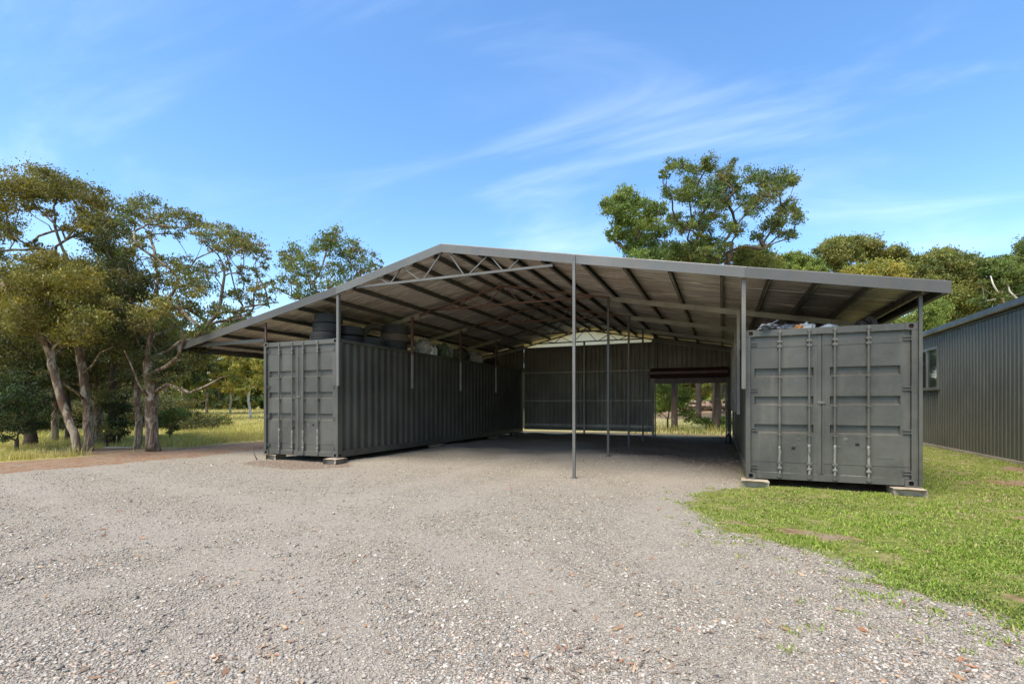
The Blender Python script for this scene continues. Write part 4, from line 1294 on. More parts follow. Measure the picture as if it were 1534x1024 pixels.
def leaves_mesh(name, clumps, pal, size, parent, rng, base, slim=0.26, droop=0.55):
    """clumps: (x,y,z,r,n) relative to base"""
    C, S, K = [], [], []
    for (cx, cy, cz, r, n) in clumps:
        ns = max(6, int(n / 42))
        dirs = rng.normal(0, 1, (ns, 3)); dirs /= np.linalg.norm(dirs, axis=1)[:, None] + 1e-9
        dirs[:, 2] = dirs[:, 2] * (0.62 if size < 0.1 else 0.85) + 0.06
        sub = dirs * (r * rng.uniform(0.35, 1.0, (ns, 1)) ** 0.6) + [cx, cy, cz]
        c0 = rng.integers(0, len(pal)); tint = np.where(rng.uniform(0, 1, ns) < 0.6, c0, rng.integers(0, len(pal), ns))
        br = rng.uniform(0.8, 1.22, ns) * rng.uniform(0.85, 1.15)
        ids = rng.integers(0, ns, n)
        sp = r * 0.24
        wide = np.where(rng.uniform(0, 1, (n, 1)) < 0.2, 1.8, 1.0)
        pos = sub[ids] + rng.normal(0, 1, (n, 3)) * [sp, sp, sp * 0.6] * wide
        C.append(pos)
        t = np.where(rng.uniform(0, 1, n) < 0.93, tint[ids], rng.integers(0, len(pal), n))
        K.append(np.array(pal)[t] * (br[ids] * rng.uniform(0.86, 1.14, n))[:, None])
    C = np.concatenate(C); K = np.concatenate(K); n = len(C)
    ax = rng.normal(0, 1, (n, 3)); ax /= np.linalg.norm(ax, axis=1)[:, None]
    ax[:, 2] -= droop * 1.7; ax /= np.linalg.norm(ax, axis=1)[:, None]
    q = rng.normal(0, 1, (n, 3)); bx = np.cross(ax, q); bx /= np.linalg.norm(bx, axis=1)[:, None] + 1e-9
    L = size * rng.uniform(0.6, 1.6, n); W = np.minimum(L * slim * rng.uniform(0.6, 1.1, n), size * 0.3)
    V = np.stack([C - ax * L[:, None] / 2, C + bx * W[:, None] - ax * L[:, None] * 0.08, C + ax * L[:, None] / 2, C - bx * W[:, None] - ax * L[:, None] * 0.08], 1).reshape(-1, 3)
    return np_mesh(name, V, np.arange(n * 4).reshape(-1, 4), M['leaf'], col=np.repeat(K, 4, 0), parent=parent)


def tree(label, base, trunk, clumps, pal, bark, r0, leaf=0.13, dens=1.0, group=None, name='gum_tree', twig=True, cat='tree', seed=1, extra=None, slim=0.26, droop=0.55):
    """trunk: list of world points from the ground up; clumps: (x,y,z,r) world. Branches grow from the nearest lower wood to each clump."""
    rng = np.random.default_rng(seed); rd = random.Random(seed)
    bx, by, bz_ = base
    root = empty(name, base, label, cat, group)
    B = Vector(base)
    nodes = []; par = []; cnt = []
    tp = [Vector(p) - B for p in trunk]
    # resample trunk
    for i in range(len(tp) - 1):
        k = max(2, int((tp[i + 1] - tp[i]).length / 0.4))
        for j in range(k):
            nodes.append(tp[i].lerp(tp[i + 1], j / k)); par.append(len(nodes) - 2)
    nodes.append(tp[-1]); par.append(len(nodes) - 2)
    ntr = len(nodes)
    for i in range(1, ntr - 1):
        nodes[i] = nodes[i] + Vector((rd.uniform(-1, 1), rd.uniform(-1, 1), 0)) * 0.035 * r0 / 0.15
    cnt = [0] * len(nodes)
    cl = [(Vector(c[:3]) - B, c[3]) for c in clumps]
    for c, r in sorted(cl, key=lambda t: t[0].z * 0.6 + (t[0].xy - tp[-1].xy).length):
        best, bi = 1e9, 0
        for i, nd in enumerate(nodes):
            if i < ntr * 0.3: continue
            dv = c - nd
            cost = dv.length + max(0, 0.62 * dv.length - dv.z) * 1.1
            if cost < best: best, bi = cost, i
        a = nodes[bi]; dv = c - a; L = dv.length
        steps = max(3, int(L / 0.35))
        pd = (a - nodes[par[bi]]).normalized() if par[bi] >= 0 else Vector((0, 0, 1))
        c1 = a + pd * L * 0.22 + dv * 0.12; c2 = c - dv * 0.3 + Vector((rd.uniform(-1, 1), rd.uniform(-1, 1), -0.5)) * L * 0.08
        prev = bi
        for j in range(1, steps + 1):
            t = j / steps
            p = a * (1 - t) ** 3 + c1 * 3 * t * (1 - t) ** 2 + c2 * 3 * t * t * (1 - t) + c * t ** 3
            if j < steps: p = p + Vector((rd.uniform(-1, 1), rd.uniform(-1, 1), rd.uniform(-1, 1))) * 0.035 * min(L, 2)
            nodes.append(p); par.append(prev); cnt.append(0); prev = len(nodes) - 1
        cnt[prev] += 1
        k = par[prev]
        while k >= 0: cnt[k] += 1; k = par[k]
    tot = max(cnt[0], 1)
    hgt = max(nd.z for nd in nodes)
    rad = []
    for i, nd in enumerate(nodes):
        r = r0 * (max(cnt[i], 0.7) / tot) ** 0.62
        if i >= ntr: r = min(r, r0 * 0.30)
        if i < ntr:
            r = max(r, r0 * (1 - 0.72 * i / ntr) * 0.78)
            r *= 1 + 0.3 * math.exp(-nd.z / 0.22)
        rad.append(max(r, 0.009 if r0 < 0.2 else 0.014))
    kids = {}
    for i, p_ in enumerate(par):
        if p_ >= 0: kids.setdefault(p_, []).append(i)
    m = MB()
    starts = [(0, -1)]
    while starts:
        i, pr_ = starts.pop()
        ch = [pr_] if pr_ >= 0 else []
        cur = i
        while True:
            ch.append(cur)
            ks = kids.get(cur, [])
            if not ks: break
            ks = sorted(ks, key=lambda k: -cnt[k] - (1000 if k < ntr else 0))
            for k in ks[1:]: starts.append((k, cur))
            cur = ks[0]
        if len(ch) > 1:
            rr_ = [rad[k] for k in ch]
            if pr_ >= 0: rr_[0] = min(rr_[0], rr_[1] * 1.25)
            big = rr_[0] > 0.07
            m.tube([nodes[k] for k in ch], rr_, 12 if big else (6 if rr_[0] > 0.03 else 4))
    if twig:
        for c, r in cl:
            for q in range(4):
                a = rd.uniform(0, 6.28); e = Vector((math.cos(a), math.sin(a), rd.uniform(-0.1, 0.7))) * r * rd.uniform(0.5, 0.95)
                m.tube([c, c + e * 0.5 + Vector((0, 0, -0.04)), c + e], [0.012, 0.009, 0.005], 3, 0, False)
    if extra:
        for pts, rr_ in extra: m.tube([Vector(p) - B for p in pts], rr_, 8)
    m.build('trunk', bark, root, smooth=True)
    leaves_mesh('crown', [(c.x, c.y, c.z, r * 1.08, max(40, int(dens * (4200 if leaf < 0.15 else 2200) * r * r))) for c, r in cl], PAL[pal] if isinstance(pal, str) else pal, leaf * (0.62 if leaf < 0.15 else 0.66), root, rng, base, slim, droop)
    return root


def px_tree(label, D, base_uv, trunk_uv, clump_uv, pal, bark, r0, off=(0, 0), sc=1.0, depth=1.6, seed=1, rs=1.0, **kw):
    """an outline read from the photograph, given its own distance D and a depth spread in metres"""
    rd = random.Random(seed * 31 + 5)
    conv = lambda u, v: (off[0] + u / sc, off[1] + v / sc)
    bx, by = P(conv(*base_uv)[0], D)
    base = (bx, by, hz(bx, by) - 0.05)
    tr = [base]
    for (u, v, *dd) in trunk_uv:
        uu, vv = conv(u, v)
        tr.append(P3(uu, vv, D + (dd[0] if dd else 0)))
    cl = []
    for (u, v, r) in clump_uv:
        uu, vv = conv(u, v)
        rm = r / sc * D / FPX * rs * (0.98 if D < 20 else 1.38)
        for q in range(4):
            dd = rd.uniform(-depth, depth)
            if q == 0: cl.append((*P3(uu, vv, D + dd), rm))
            elif rd.random() < (0.62 if D < 20 else 0.72):
                a = rd.uniform(0, 6.283); j = r * rd.uniform(0.55, 1.15)
                cl.append((*P3(uu + j * math.cos(a) / sc, vv + j * math.sin(a) * 0.8 / sc, D + dd), rm * rd.uniform(0.4, 0.72)))
    return tree(label, base, tr, cl, pal, bark, r0, seed=seed, **kw)


# the stand of gums left of the shed
px_tree('tall gum with a patchy pale brown trunk and golden flat topped crown', 15.0, (131, 677),
        [(133, 640), (128, 590), (122, 540), (116, 490), (112, 436), (100, 392), (91, 366)],
        [(18, 282, 28), (45, 268, 26), (70, 266, 26), (92, 275, 22), (60, 290, 24), (115, 283, 24), (135, 297, 24), (155, 308, 20), (5, 300, 26), (120, 305, 20), (-20, 300, 30), (10, 335, 20), (-15, 350, 25), (48, 312, 10), (75, 322, 9), (20, 352, 10), (110, 345, 14), (138, 342, 14), (128, 330, 18), (55, 372, 13), (0, 385, 16), (150, 330, 20)],
        'gold', M['bark_pale'], 0.115, seed=2, depth=1.5, leaf=0.12,
        extra=[([P3(124, 560, 15), P3(140, 545, 14.2), P3(150, 528, 13.9), P3(168, 520, 13.7)], [0.035, 0.03, 0.022, 0.01]),
               ([P3(128, 600, 15), P3(112, 585, 14.4), P3(98, 577, 14.1), P3(84, 560, 13.9), P3(80, 545, 13.8)], [0.04, 0.035, 0.03, 0.02, 0.01])])
px_tree('leaning gum with rusty orange crown in front of the tall left gum', 13.9, (117, 688),
        [(112, 650), (100, 620), (88, 585), (78, 545), (74, 510), (76, 470), (80, 440)],
        [(75, 392, 26), (50, 402, 26), (100, 400, 26), (30, 420, 26), (125, 415, 22), (70, 420, 28), (95, 432, 28), (45, 440, 30), (125, 440, 26), (145, 455, 22), (20, 455, 26), (75, 455, 30), (105, 465, 26), (50, 475, 28), (135, 480, 24), (90, 490, 26), (115, 505, 24), (20, 490, 24)],
        'gold', M['bark_pale'], 0.1, seed=3, depth=1.2, leaf=0.115, dens=1.15,
        extra=[([P3(78, 545, 13.9), P3(62, 500, 13.7), P3(48, 482, 13.6), P3(28, 458, 13.5), P3(12, 435, 13.5), P3(-2, 420, 13.5), P3(-30, 400, 13.4)], [0.06, 0.085, 0.095, 0.09, 0.08, 0.07, 0.05])])
px_tree('thick trunked gum nearest the shed with wide spreading limbs over the eave', 15.0, (230, 677),
        [(229, 640), (226, 590), (224, 545), (223, 515), (226, 485)],
        [(205, 313, 20), (222, 322, 18), (190, 322, 17), (238, 330, 14), (258, 322, 16), (275, 328, 16), (293, 338, 15), (302, 352, 12), (268, 352, 10), (252, 340, 12), (325, 352, 17), (345, 355, 17), (365, 358, 17), (383, 366, 14), (392, 380, 10), (340, 370, 15), (318, 368, 13), (362, 375, 14), (395, 398, 8), (385, 410, 9), (335, 397, 9), (365, 400, 8), (205, 362, 13), (185, 372, 14), (225, 355, 8), (200, 395, 14), (235, 392, 14), (270, 395, 12), (285, 400, 16), (255, 398, 12), (300, 412, 16), (268, 420, 20), (290, 428, 20), (310, 432, 16), (250, 425, 18), (225, 425, 20), (365, 418, 14), (385, 430, 12), (392, 450, 12), (360, 445, 14), (340, 440, 10), (370, 465, 10), (330, 462, 14), (312, 468, 14), (350, 475, 12), (250, 455, 22), (280, 462, 20), (225, 465, 24), (300, 490, 16), (260, 490, 22), (405, 425, 6), (400, 445, 7), (412, 452, 5)],
        'olive', M['bark_pale'], 0.16, seed=4, depth=1.7, leaf=0.11, dens=0.95,
        extra=[([P3(227, 590, 15), P3(250, 575, 14.6), P3(285, 588, 14.3), P3(308, 578, 14.2), P3(332, 565, 14.1), P3(345, 562, 14.0)], [0.05, 0.045, 0.04, 0.03, 0.02, 0.008]),
               ([P3(225, 560, 15), P3(250, 548, 14.5), P3(266, 535, 14.2), P3(276, 508, 14.0), P3(272, 490, 14.0)], [0.06, 0.05, 0.045, 0.035, 0.015]),
               ([P3(226, 600, 15), P3(208, 575, 14.5), P3(196, 545, 14.2), P3(186, 525, 14.1)], [0.04, 0.03, 0.022, 0.01])])
px_tree('olive gum filling the gap behind the slim gum and the tall left gum', 17.2, (166, 668),
        [(167, 630), (168, 580), (170, 520), (172, 460), (172, 420)],
        [(150, 335, 18), (168, 345, 18), (140, 365, 18), (185, 350, 16), (160, 380, 20), (185, 385, 18), (140, 400, 20), (170, 410, 22), (200, 410, 18), (150, 430, 22), (185, 440, 22), (215, 440, 18), (165, 460, 22), (200, 470, 22), (145, 470, 20), (230, 480, 18), (180, 495, 22), (215, 505, 20), (155, 505, 20), (245, 505, 16), (195, 530, 20), (230, 535, 18), (275, 520, 16), (310, 520, 14)],
        'olive', M['bark_dark'], 0.12, seed=10, depth=1.6, leaf=0.13)
px_tree('slim gum standing just left of the thick trunked gum', 15.8, (206, 674),
        [(207, 640), (206, 600), (203, 550), (200, 500), (198, 450)],
        [(165, 330, 16), (150, 352, 18), (170, 375, 16), (180, 400, 18), (160, 420, 20), (200, 430, 22), (178, 442, 22), (205, 470, 24), (175, 475, 26), (150, 470, 24), (215, 505, 24), (190, 520, 26), (225, 540, 22), (165, 515, 24), (245, 530, 20), (265, 550, 18), (205, 555, 22), (285, 535, 16), (240, 565, 16), (300, 520, 14)],
        'dark', M['bark_pale'], 0.1, seed=5, depth=1.6, leaf=0.12)
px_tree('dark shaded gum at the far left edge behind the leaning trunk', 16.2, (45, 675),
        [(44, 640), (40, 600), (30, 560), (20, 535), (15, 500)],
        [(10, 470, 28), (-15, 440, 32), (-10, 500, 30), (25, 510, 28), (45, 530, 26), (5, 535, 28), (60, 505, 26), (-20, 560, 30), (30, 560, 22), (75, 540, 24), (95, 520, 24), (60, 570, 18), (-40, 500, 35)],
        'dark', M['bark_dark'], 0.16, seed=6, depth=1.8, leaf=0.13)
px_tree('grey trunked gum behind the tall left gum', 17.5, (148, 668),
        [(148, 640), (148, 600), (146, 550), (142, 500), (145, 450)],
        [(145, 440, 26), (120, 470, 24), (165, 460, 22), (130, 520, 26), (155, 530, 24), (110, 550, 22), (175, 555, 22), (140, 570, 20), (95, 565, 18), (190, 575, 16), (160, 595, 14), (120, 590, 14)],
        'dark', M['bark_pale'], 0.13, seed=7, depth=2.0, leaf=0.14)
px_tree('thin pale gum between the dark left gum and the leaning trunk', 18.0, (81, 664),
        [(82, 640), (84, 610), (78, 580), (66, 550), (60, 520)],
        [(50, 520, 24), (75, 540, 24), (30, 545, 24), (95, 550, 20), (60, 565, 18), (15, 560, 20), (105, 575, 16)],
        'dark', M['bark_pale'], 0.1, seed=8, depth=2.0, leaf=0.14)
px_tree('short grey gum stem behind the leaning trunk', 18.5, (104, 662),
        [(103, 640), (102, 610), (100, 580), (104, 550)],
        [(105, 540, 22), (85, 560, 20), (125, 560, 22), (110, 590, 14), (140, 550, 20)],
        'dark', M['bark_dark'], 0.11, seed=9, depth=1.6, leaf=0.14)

# shrubs
def px_shrub(label, D, u, vb, clumps, pal, seed, depth=0.8, leaf=0.1, dens=1.2, name='shrub', cat='shrub', **kw):
    return px_tree(label, D, (u, vb), [(u, vb - 12), (u + 2, vb - 22)], clumps, pal, M['bark_dark'], 0.05, seed=seed, depth=depth, leaf=leaf, dens=dens, name=name, cat=cat, slim=0.34, **kw)


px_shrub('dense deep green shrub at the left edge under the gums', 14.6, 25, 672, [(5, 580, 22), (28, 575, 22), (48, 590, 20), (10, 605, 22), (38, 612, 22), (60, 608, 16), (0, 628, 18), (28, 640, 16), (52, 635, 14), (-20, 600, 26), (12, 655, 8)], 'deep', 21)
px_shrub('small deep green sapling between the slim gum and the grey trunk', 17.0, 178, 662, [(175, 605, 14), (185, 618, 14), (170, 628, 13), (188, 640, 12), (178, 650, 9), (165, 612, 10)], 'deep', 22, 0.5)
px_shrub('thin sapling with sparse leaves beside the small green sapling', 16.5, 158, 665, [(152, 640, 9), (165, 648, 9), (170, 640, 8), (158, 655, 6)], 'brown', 23, 0.4)
px_shrub('low dark bush in the field right of the gums', 27.0, 285, 652, [(255, 640, 12), (275, 637, 13), (295, 636, 13), (310, 635, 10), (265, 648, 9), (245, 646, 8), (285, 648, 9), (322, 634, 7)], 'dark', 24, 2.0, 0.16, 0.9)
px_shrub('second low bush farther back in the field', 31.0, 305, 645, [(285, 636, 9), (305, 632, 10), (325, 632, 9), (340, 630, 7), (270, 640, 8)], 'olive', 25, 2.0, 0.16, 0.9)
px_shrub('leafy green bush at the foot of the thick trunked gum', 19.5, 255, 655, [(250, 625, 12), (265, 618, 12), (240, 632, 10), (258, 640, 10), (280, 625, 9)], 'green', 26, 0.8, 0.12)

# behind the shed, above its roof
px_tree('green gum showing above the left slope of the shed roof', 27.0, (492, 660),
        [(492, 600), (490, 540), (488, 490), (490, 450), (492, 420)],
        [(500, 352, 12), (485, 360, 12), (512, 358, 11), (465, 368, 12), (448, 376, 12), (432, 382, 11), (428, 398, 12), (445, 395, 12), (465, 390, 13), (498, 375, 14), (520, 372, 12), (535, 380, 12), (550, 386, 11), (562, 396, 8), (540, 400, 12), (520, 398, 13), (500, 402, 13), (478, 410, 14), (455, 415, 12), (435, 418, 10), (418, 420, 7), (412, 436, 7), (440, 432, 11), (465, 432, 13), (495, 425, 14), (520, 420, 12), (548, 412, 9), (568, 402, 5), (480, 450, 13), (510, 445, 12), (450, 448, 11)],
        'green', M['bark_pale'], 0.17, seed=31, depth=1.8, leaf=0.17, dens=0.62, rs=0.8)
K_OFF, K_SC = (880, 220), 4.512
px_tree('tallest dark green gum with open crown rising behind the shed roof', 34.0, (880, 1980),
        [(870, 1500), (860, 1100), (900, 900), (960, 760), (975, 650)],
        [(560, 112, 32), (640, 132, 40), (520, 185, 22), (690, 150, 24), (740, 162, 24), (825, 108, 42), (800, 150, 25), (1100, 195, 44), (1200, 215, 40), (1290, 215, 50), (1360, 225, 36), (1395, 245, 22), (930, 205, 50), (870, 250, 58), (960, 260, 42), (700, 265, 48), (640, 320, 46), (550, 305, 34), (730, 345, 50), (840, 340, 55), (900, 380, 50), (850, 430, 55), (1030, 315, 38), (1080, 370, 45), (1120, 420, 42), (1200, 340, 44), (1265, 310, 36), (1350, 400, 40), (1425, 490, 36), (1310, 480, 50), (1230, 520, 42), (1360, 590, 34), (1280, 575, 28), (1140, 600, 32), (1000, 545, 45), (940, 515, 36), (760, 495, 48), (700, 530, 36), (800, 580, 42), (590, 490, 40), (635, 560, 32), (740, 640, 36), (900, 660, 36), (1060, 700, 32), (1200, 690, 24), (780, 720, 40), (910, 740, 40), (995, 95, 15), (1400, 430, 24), (1180, 270, 30)],
        'green', M['bark_dark'], 0.3, off=K_OFF, sc=K_SC, seed=32, depth=2.6, leaf=0.2, dens=0.85, rs=1.0)
px_tree('lighter green rounded gum left of the tallest gum behind the roof', 31.0, (400, 1900),
        [(400, 1500), (395, 1100), (398, 850), (400, 720)],
        [(120, 405, 36), (165, 400, 30), (250, 345, 52), (215, 380, 44), (300, 370, 44), (210, 440, 44), (330, 410, 44), (400, 405, 40), (450, 420, 36), (495, 415, 34), (270, 470, 44), (220, 505, 40), (180, 570, 34), (300, 545, 50), (380, 500, 44), (430, 520, 48), (250, 620, 46), (340, 620, 50), (440, 610, 50), (510, 570, 40), (300, 690, 44), (400, 700, 50), (490, 690, 44), (340, 760, 50), (460, 770, 50), (160, 620, 22)],
        [tuple(1.15 * c for c in q) for q in PAL['green'][:4]] + PAL['bright'][:1], M['bark_pale'], 0.22, off=K_OFF, sc=K_SC, seed=33, depth=2.2, leaf=0.22, dens=1.0)
px_tree('mid green gum filling the foot of the tallest gum above the roof', 38.0, (750, 1700),
        [(750, 1300), (745, 1000), (740, 850)],
        [(560, 700, 44), (620, 720, 44), (690, 700, 48), (760, 690, 48), (650, 770, 50), (740, 770, 50), (830, 740, 48), (580, 780, 44), (820, 800, 44), (540, 760, 36)],
        'green', M['bark_dark'], 0.2, off=K_OFF, sc=K_SC, seed=34, depth=2.2, leaf=0.24, dens=1.0)
px_tree('rusty green gum at the right foot of the tallest gum', 38.5, (1150, 1700),
        [(1150, 1300), (1145, 1000), (1140, 850)],
        [(1030, 760, 44), (1100, 740, 44), (1160, 720, 44), (1200, 760, 46), (1260, 780, 40), (1080, 800, 46), (1180, 810, 46), (1000, 800, 36)],
        'oliveg', M['bark_dark'], 0.2, off=K_OFF, sc=K_SC, seed=35, depth=2.2, leaf=0.24, dens=1.0)
R_OFF, R_SC = (1140, 340), 3.893
px_tree('bright green bushy tree over the right part of the roof', 42.0, (210, 1200),
        [(210, 900), (208, 600), (205, 400)],
        [(95, 215, 26), (140, 200, 32), (205, 192, 34), (255, 205, 34), (300, 230, 32), (340, 235, 28), (180, 240, 38), (250, 255, 38), (320, 270, 36), (120, 260, 34), (200, 290, 40), (80, 250, 24), (60, 240, 20)],
        'bright', M['bark_dark'], 0.2, off=R_OFF, sc=R_SC, seed=36, depth=2.4, leaf=0.26, dens=1.1)
px_tree('olive gum with two rounded heads behind the right roof end', 44.0, (570, 1200),
        [(570, 900), (565, 600), (560, 400), (560, 280)],
        [(355, 150, 26), (395, 135, 36), (440, 105, 36), (400, 110, 28), (510, 105, 38), (560, 95, 34), (600, 110, 38), (650, 95, 30), (680, 120, 24), (540, 145, 40), (600, 160, 38), (650, 165, 32), (430, 165, 40), (440, 215, 40), (390, 190, 34), (700, 180, 32), (760, 150, 32), (800, 155, 30), (835, 185, 24), (770, 190, 28), (720, 210, 28), (480, 260, 34)],
        'oliveg', M['bark_pale'], 0.26, off=R_OFF, sc=R_SC, seed=37, depth=2.6, leaf=0.26, dens=1.05)
px_tree('yellow green low tree in front of the olive gum behind the roof', 39.0, (680, 1200),
        [(680, 900), (678, 600), (675, 420)],
        [(500, 270, 28), (550, 262, 32), (610, 255, 36), (670, 245, 38), (730, 240, 36), (780, 258, 34), (830, 262, 30), (560, 300, 36), (650, 300, 40), (740, 300, 40), (820, 305, 34), (590, 340, 40), (720, 350, 40), (850, 330, 30)],
        'yellow', M['bark_dark'], 0.18, off=R_OFF, sc=R_SC, seed=38, depth=2.2, leaf=0.25, dens=1.1)
px_tree('big olive gum between the roof end and the closed building', 40.0, (1090, 1250),
        [(1090, 900), (1085, 600), (1070, 430), (1060, 330)],
        [(875, 235, 36), (920, 220, 38), (980, 200, 44), (1040, 180, 38), (1080, 155, 36), (1105, 175, 30), (1060, 215, 44), (1140, 205, 42), (1200, 200, 38), (1250, 205, 34), (1285, 225, 26), (900, 270, 40), (970, 265, 44), (1040, 280, 48), (1120, 270, 46), (1200, 255, 42), (940, 320, 46), (1020, 340, 50), (1100, 350, 52), (1180, 330, 48), (1240, 300, 40), (1130, 410, 50), (1200, 420, 50), (1260, 390, 44), (1090, 460, 50), (1170, 490, 50), (1250, 470, 50), (1100, 540, 50), (1180, 560, 50)],
        'oliveg', M['bark_pale'], 0.28, off=R_OFF, sc=R_SC, seed=39, depth=2.8, leaf=0.26, dens=1.0)
px_tree('dark green gum with twisting white limbs above the closed building', 37.0, (1440, 1250),
        [(1440, 900), (1430, 600), (1420, 440), (1380, 360), (1345, 300)],
        [(1310, 225, 30), (1345, 235, 34), (1330, 270, 34), (1395, 205, 34), (1440, 220, 38), (1415, 255, 38), (1470, 260, 38), (1510, 235, 34), (1500, 270, 34), (1550, 260, 40), (1430, 300, 38), (1380, 320, 36), (1480, 320, 38), (1530, 310, 38), (1320, 340, 36), (1360, 390, 40), (1450, 380, 40), (1300, 430, 44), (1400, 440, 40), (1520, 380, 44)],
        'green', M['bark_white'], 0.17, off=R_OFF, sc=R_SC, seed=40, depth=2.4, leaf=0.24, dens=0.95,
        extra=[([P3(1140 + 1430 / 3.893, 340 + 470 / 3.893, 35.3), P3(1140 + 1415 / 3.893, 340 + 430 / 3.893, 35), P3(1140 + 1375 / 3.893, 340 + 372 / 3.893, 34.8), P3(1140 + 1352 / 3.893, 340 + 330 / 3.893, 34.8), P3(1140 + 1340 / 3.893, 340 + 285 / 3.893, 35)], [0.07, 0.065, 0.06, 0.05, 0.03]),
               ([P3(1140 + 1520 / 3.893, 340 + 440 / 3.893, 35), P3(1140 + 1485 / 3.893, 340 + 410 / 3.893, 34.8), P3(1140 + 1450 / 3.893, 340 + 375 / 3.893, 34.8), P3(1140 + 1440 / 3.893, 340 + 340 / 3.893, 34.9), P3(1140 + 1410 / 3.893, 340 + 305 / 3.893, 35)], [0.06, 0.06, 0.055, 0.045, 0.03])])
px_tree('pale green low tree beside the right end of the roof', 33.0, (990, 1150),
        [(990, 900), (988, 700), (985, 600)],
        [(960, 430, 34), (1000, 440, 36), (1030, 480, 38), (970, 490, 38), (920, 510, 36), (1010, 530, 40), (950, 550, 40), (880, 560, 36), (1000, 590, 40), (930, 610, 40), (860, 610, 34), (800, 560, 26), (740, 540, 18)],
        'bright', M['bark_dark'], 0.15, off=R_OFF, sc=R_SC, seed=41, depth=1.8, leaf=0.2, dens=1.0)
px_tree('tall gum at the right picture edge above the closed building', 40.0, (1640, 1250),
        [(1640, 900), (1640, 500), (1630, 250), (1620, 160)],
        [(1520, 110, 24), (1530, 140, 26), (1560, 120, 36), (1600, 90, 44), (1545, 175, 28), (1590, 170, 40), (1650, 140, 44), (1515, 205, 18), (1640, 210, 44)],
        'green', M['bark_pale'], 0.25, off=R_OFF, sc=R_SC, seed=42, depth=2.2, leaf=0.24)

# through the roller doorway
px_tree('dark trunked tree seen left in the roller doorway', 26.5, (1011, 646), [(1011, 620), (1010, 590), (1009, 560), (1010, 520)],
        [(1000, 500, 24), (1025, 510, 24), (985, 530, 22), (1020, 545, 20), (1000, 556, 12)], 'green', M['bark_dark'], 0.16, seed=51, depth=1.2, leaf=0.17)
px_tree('dark trunked tree seen in the middle of the roller doorway', 27.0, (1072, 645), [(1073, 620), (1074, 590), (1075, 550), (1075, 515)],
        [(1065, 500, 24), (1090, 505, 24), (1080, 530, 22), (1055, 540, 18), (1100, 540, 20), (1085, 560, 12)], 'green', M['bark_dark'], 0.15, seed=52, depth=1.2, leaf=0.17)
px_tree('grey tree trunk at the right jamb of the roller doorway', 30.0, (1090, 640), [(1090, 610), (1089, 580), (1088, 540)],
        [(1085, 520, 22), (1100, 530, 22), (1070, 545, 18), (1095, 555, 14)], 'olive', M['bark_pale'], 0.17, seed=53, depth=1.2, leaf=0.17)
px_shrub('leafy green shrub between the trunks beyond the roller doorway', 28.0, 1000, 640, [(990, 590, 9), (1003, 585, 10), (1018, 592, 10), (996, 603, 10), (1010, 608, 9), (1024, 604, 8), (988, 612, 7), (1030, 618, 8), (1036, 628, 7)], 'bright', 54, 0.8, 0.15)
px_shrub('low weedy bush at the right of the roller doorway', 27.5, 1083, 645, [(1055, 634, 7), (1085, 632, 8), (1095, 636, 7), (1062, 640, 6)], 'bright', 55, 0.6, 0.14)

# heap of cut logs beyond the doorway
rl = random.Random(4)
cx0, cy0 = P(1062, 47.0)
for k in range(26):
    m = MB()
    L = rl.uniform(1.2, 3.0); r = rl.uniform(0.09, 0.2)
    bend = rl.uniform(-0.2, 0.2)
    m.tube([(-L / 2, 0, 0), (-L / 6, bend * 0.7, 0.03), (L / 5, bend, 0), (L / 2, bend * 0.3, 0.05)], [r, r * 0.95, r * 0.85, r * 0.7], 9)
    row = k % 13; lvl = k // 13
    x = cx0 + (row - 6) * 0.33 + rl.uniform(-0.2, 0.2); y = cy0 + rl.uniform(-0.7, 0.7)
    z = hz(x, y) + 0.2 + rl.uniform(0, 0.5) + lvl * 0.55 * (1 - abs(row - 6) / 9)
    o = m.build('log', M[('log', 'log', 'bark_dark', 'bark_pale')[k % 4]], None, smooth=True, loc=(x, y, z))
    o.rotation_euler = (rl.uniform(-0.1, 0.1), rl.uniform(-0.35, 0.35), rl.uniform(-0.9, 0.9) + 0.35)
    tag(o, 'weathered log in the heap seen through the roller doorway', 'log', 'logs heaped beyond the roller doorway')


# ------------------------------------------------------------------ woods behind: a few kinds of gum, copied
def generic_gum(label, H, seed, pal, bark, dens=0.9, leaf=0.3, spread=0.32, nc=34, cb=0.38, group='gums in the woods behind', loc=(0, 0)):
    rd = random.Random(seed)
    base = (loc[0], loc[1], hz(*loc) - 0.1)
    lean = Vector((rd.uniform(-0.06, 0.06), rd.uniform(-0.06, 0.06), 0))
    tr = [Vector(base) + Vector((0, 0, H * f)) + lean * (H * f) + Vector((rd.uniform(-.1, .1), rd.uniform(-.1, .1), 0)) for f in (0, 0.12, 0.25, 0.38, 0.52)]
    cl = []
    for k in range(nc):
        f = cb + (1 - cb) * (k + rd.random()) / nc
        e = math.sqrt(max(0.02, 1 - ((f - (cb + 0.36)) / (1.02 - cb - 0.25)) ** 2)) if f > 0.55 else 0.75
        a = rd.uniform(0, 6.283); q = H * spread * e * math.sqrt(rd.uniform(0.1, 1))
        cl.append((base[0] + lean.x * H * f + math.cos(a) * q, base[1] + lean.y * H * f + math.sin(a) * q, base[2] + H * f, H * rd.uniform(0.055, 0.085)))
    return tree(label, base, [t[:] for t in tr], cl, pal, bark, H * 0.016, leaf=leaf, dens=dens, group=group, seed=seed, twig=False)


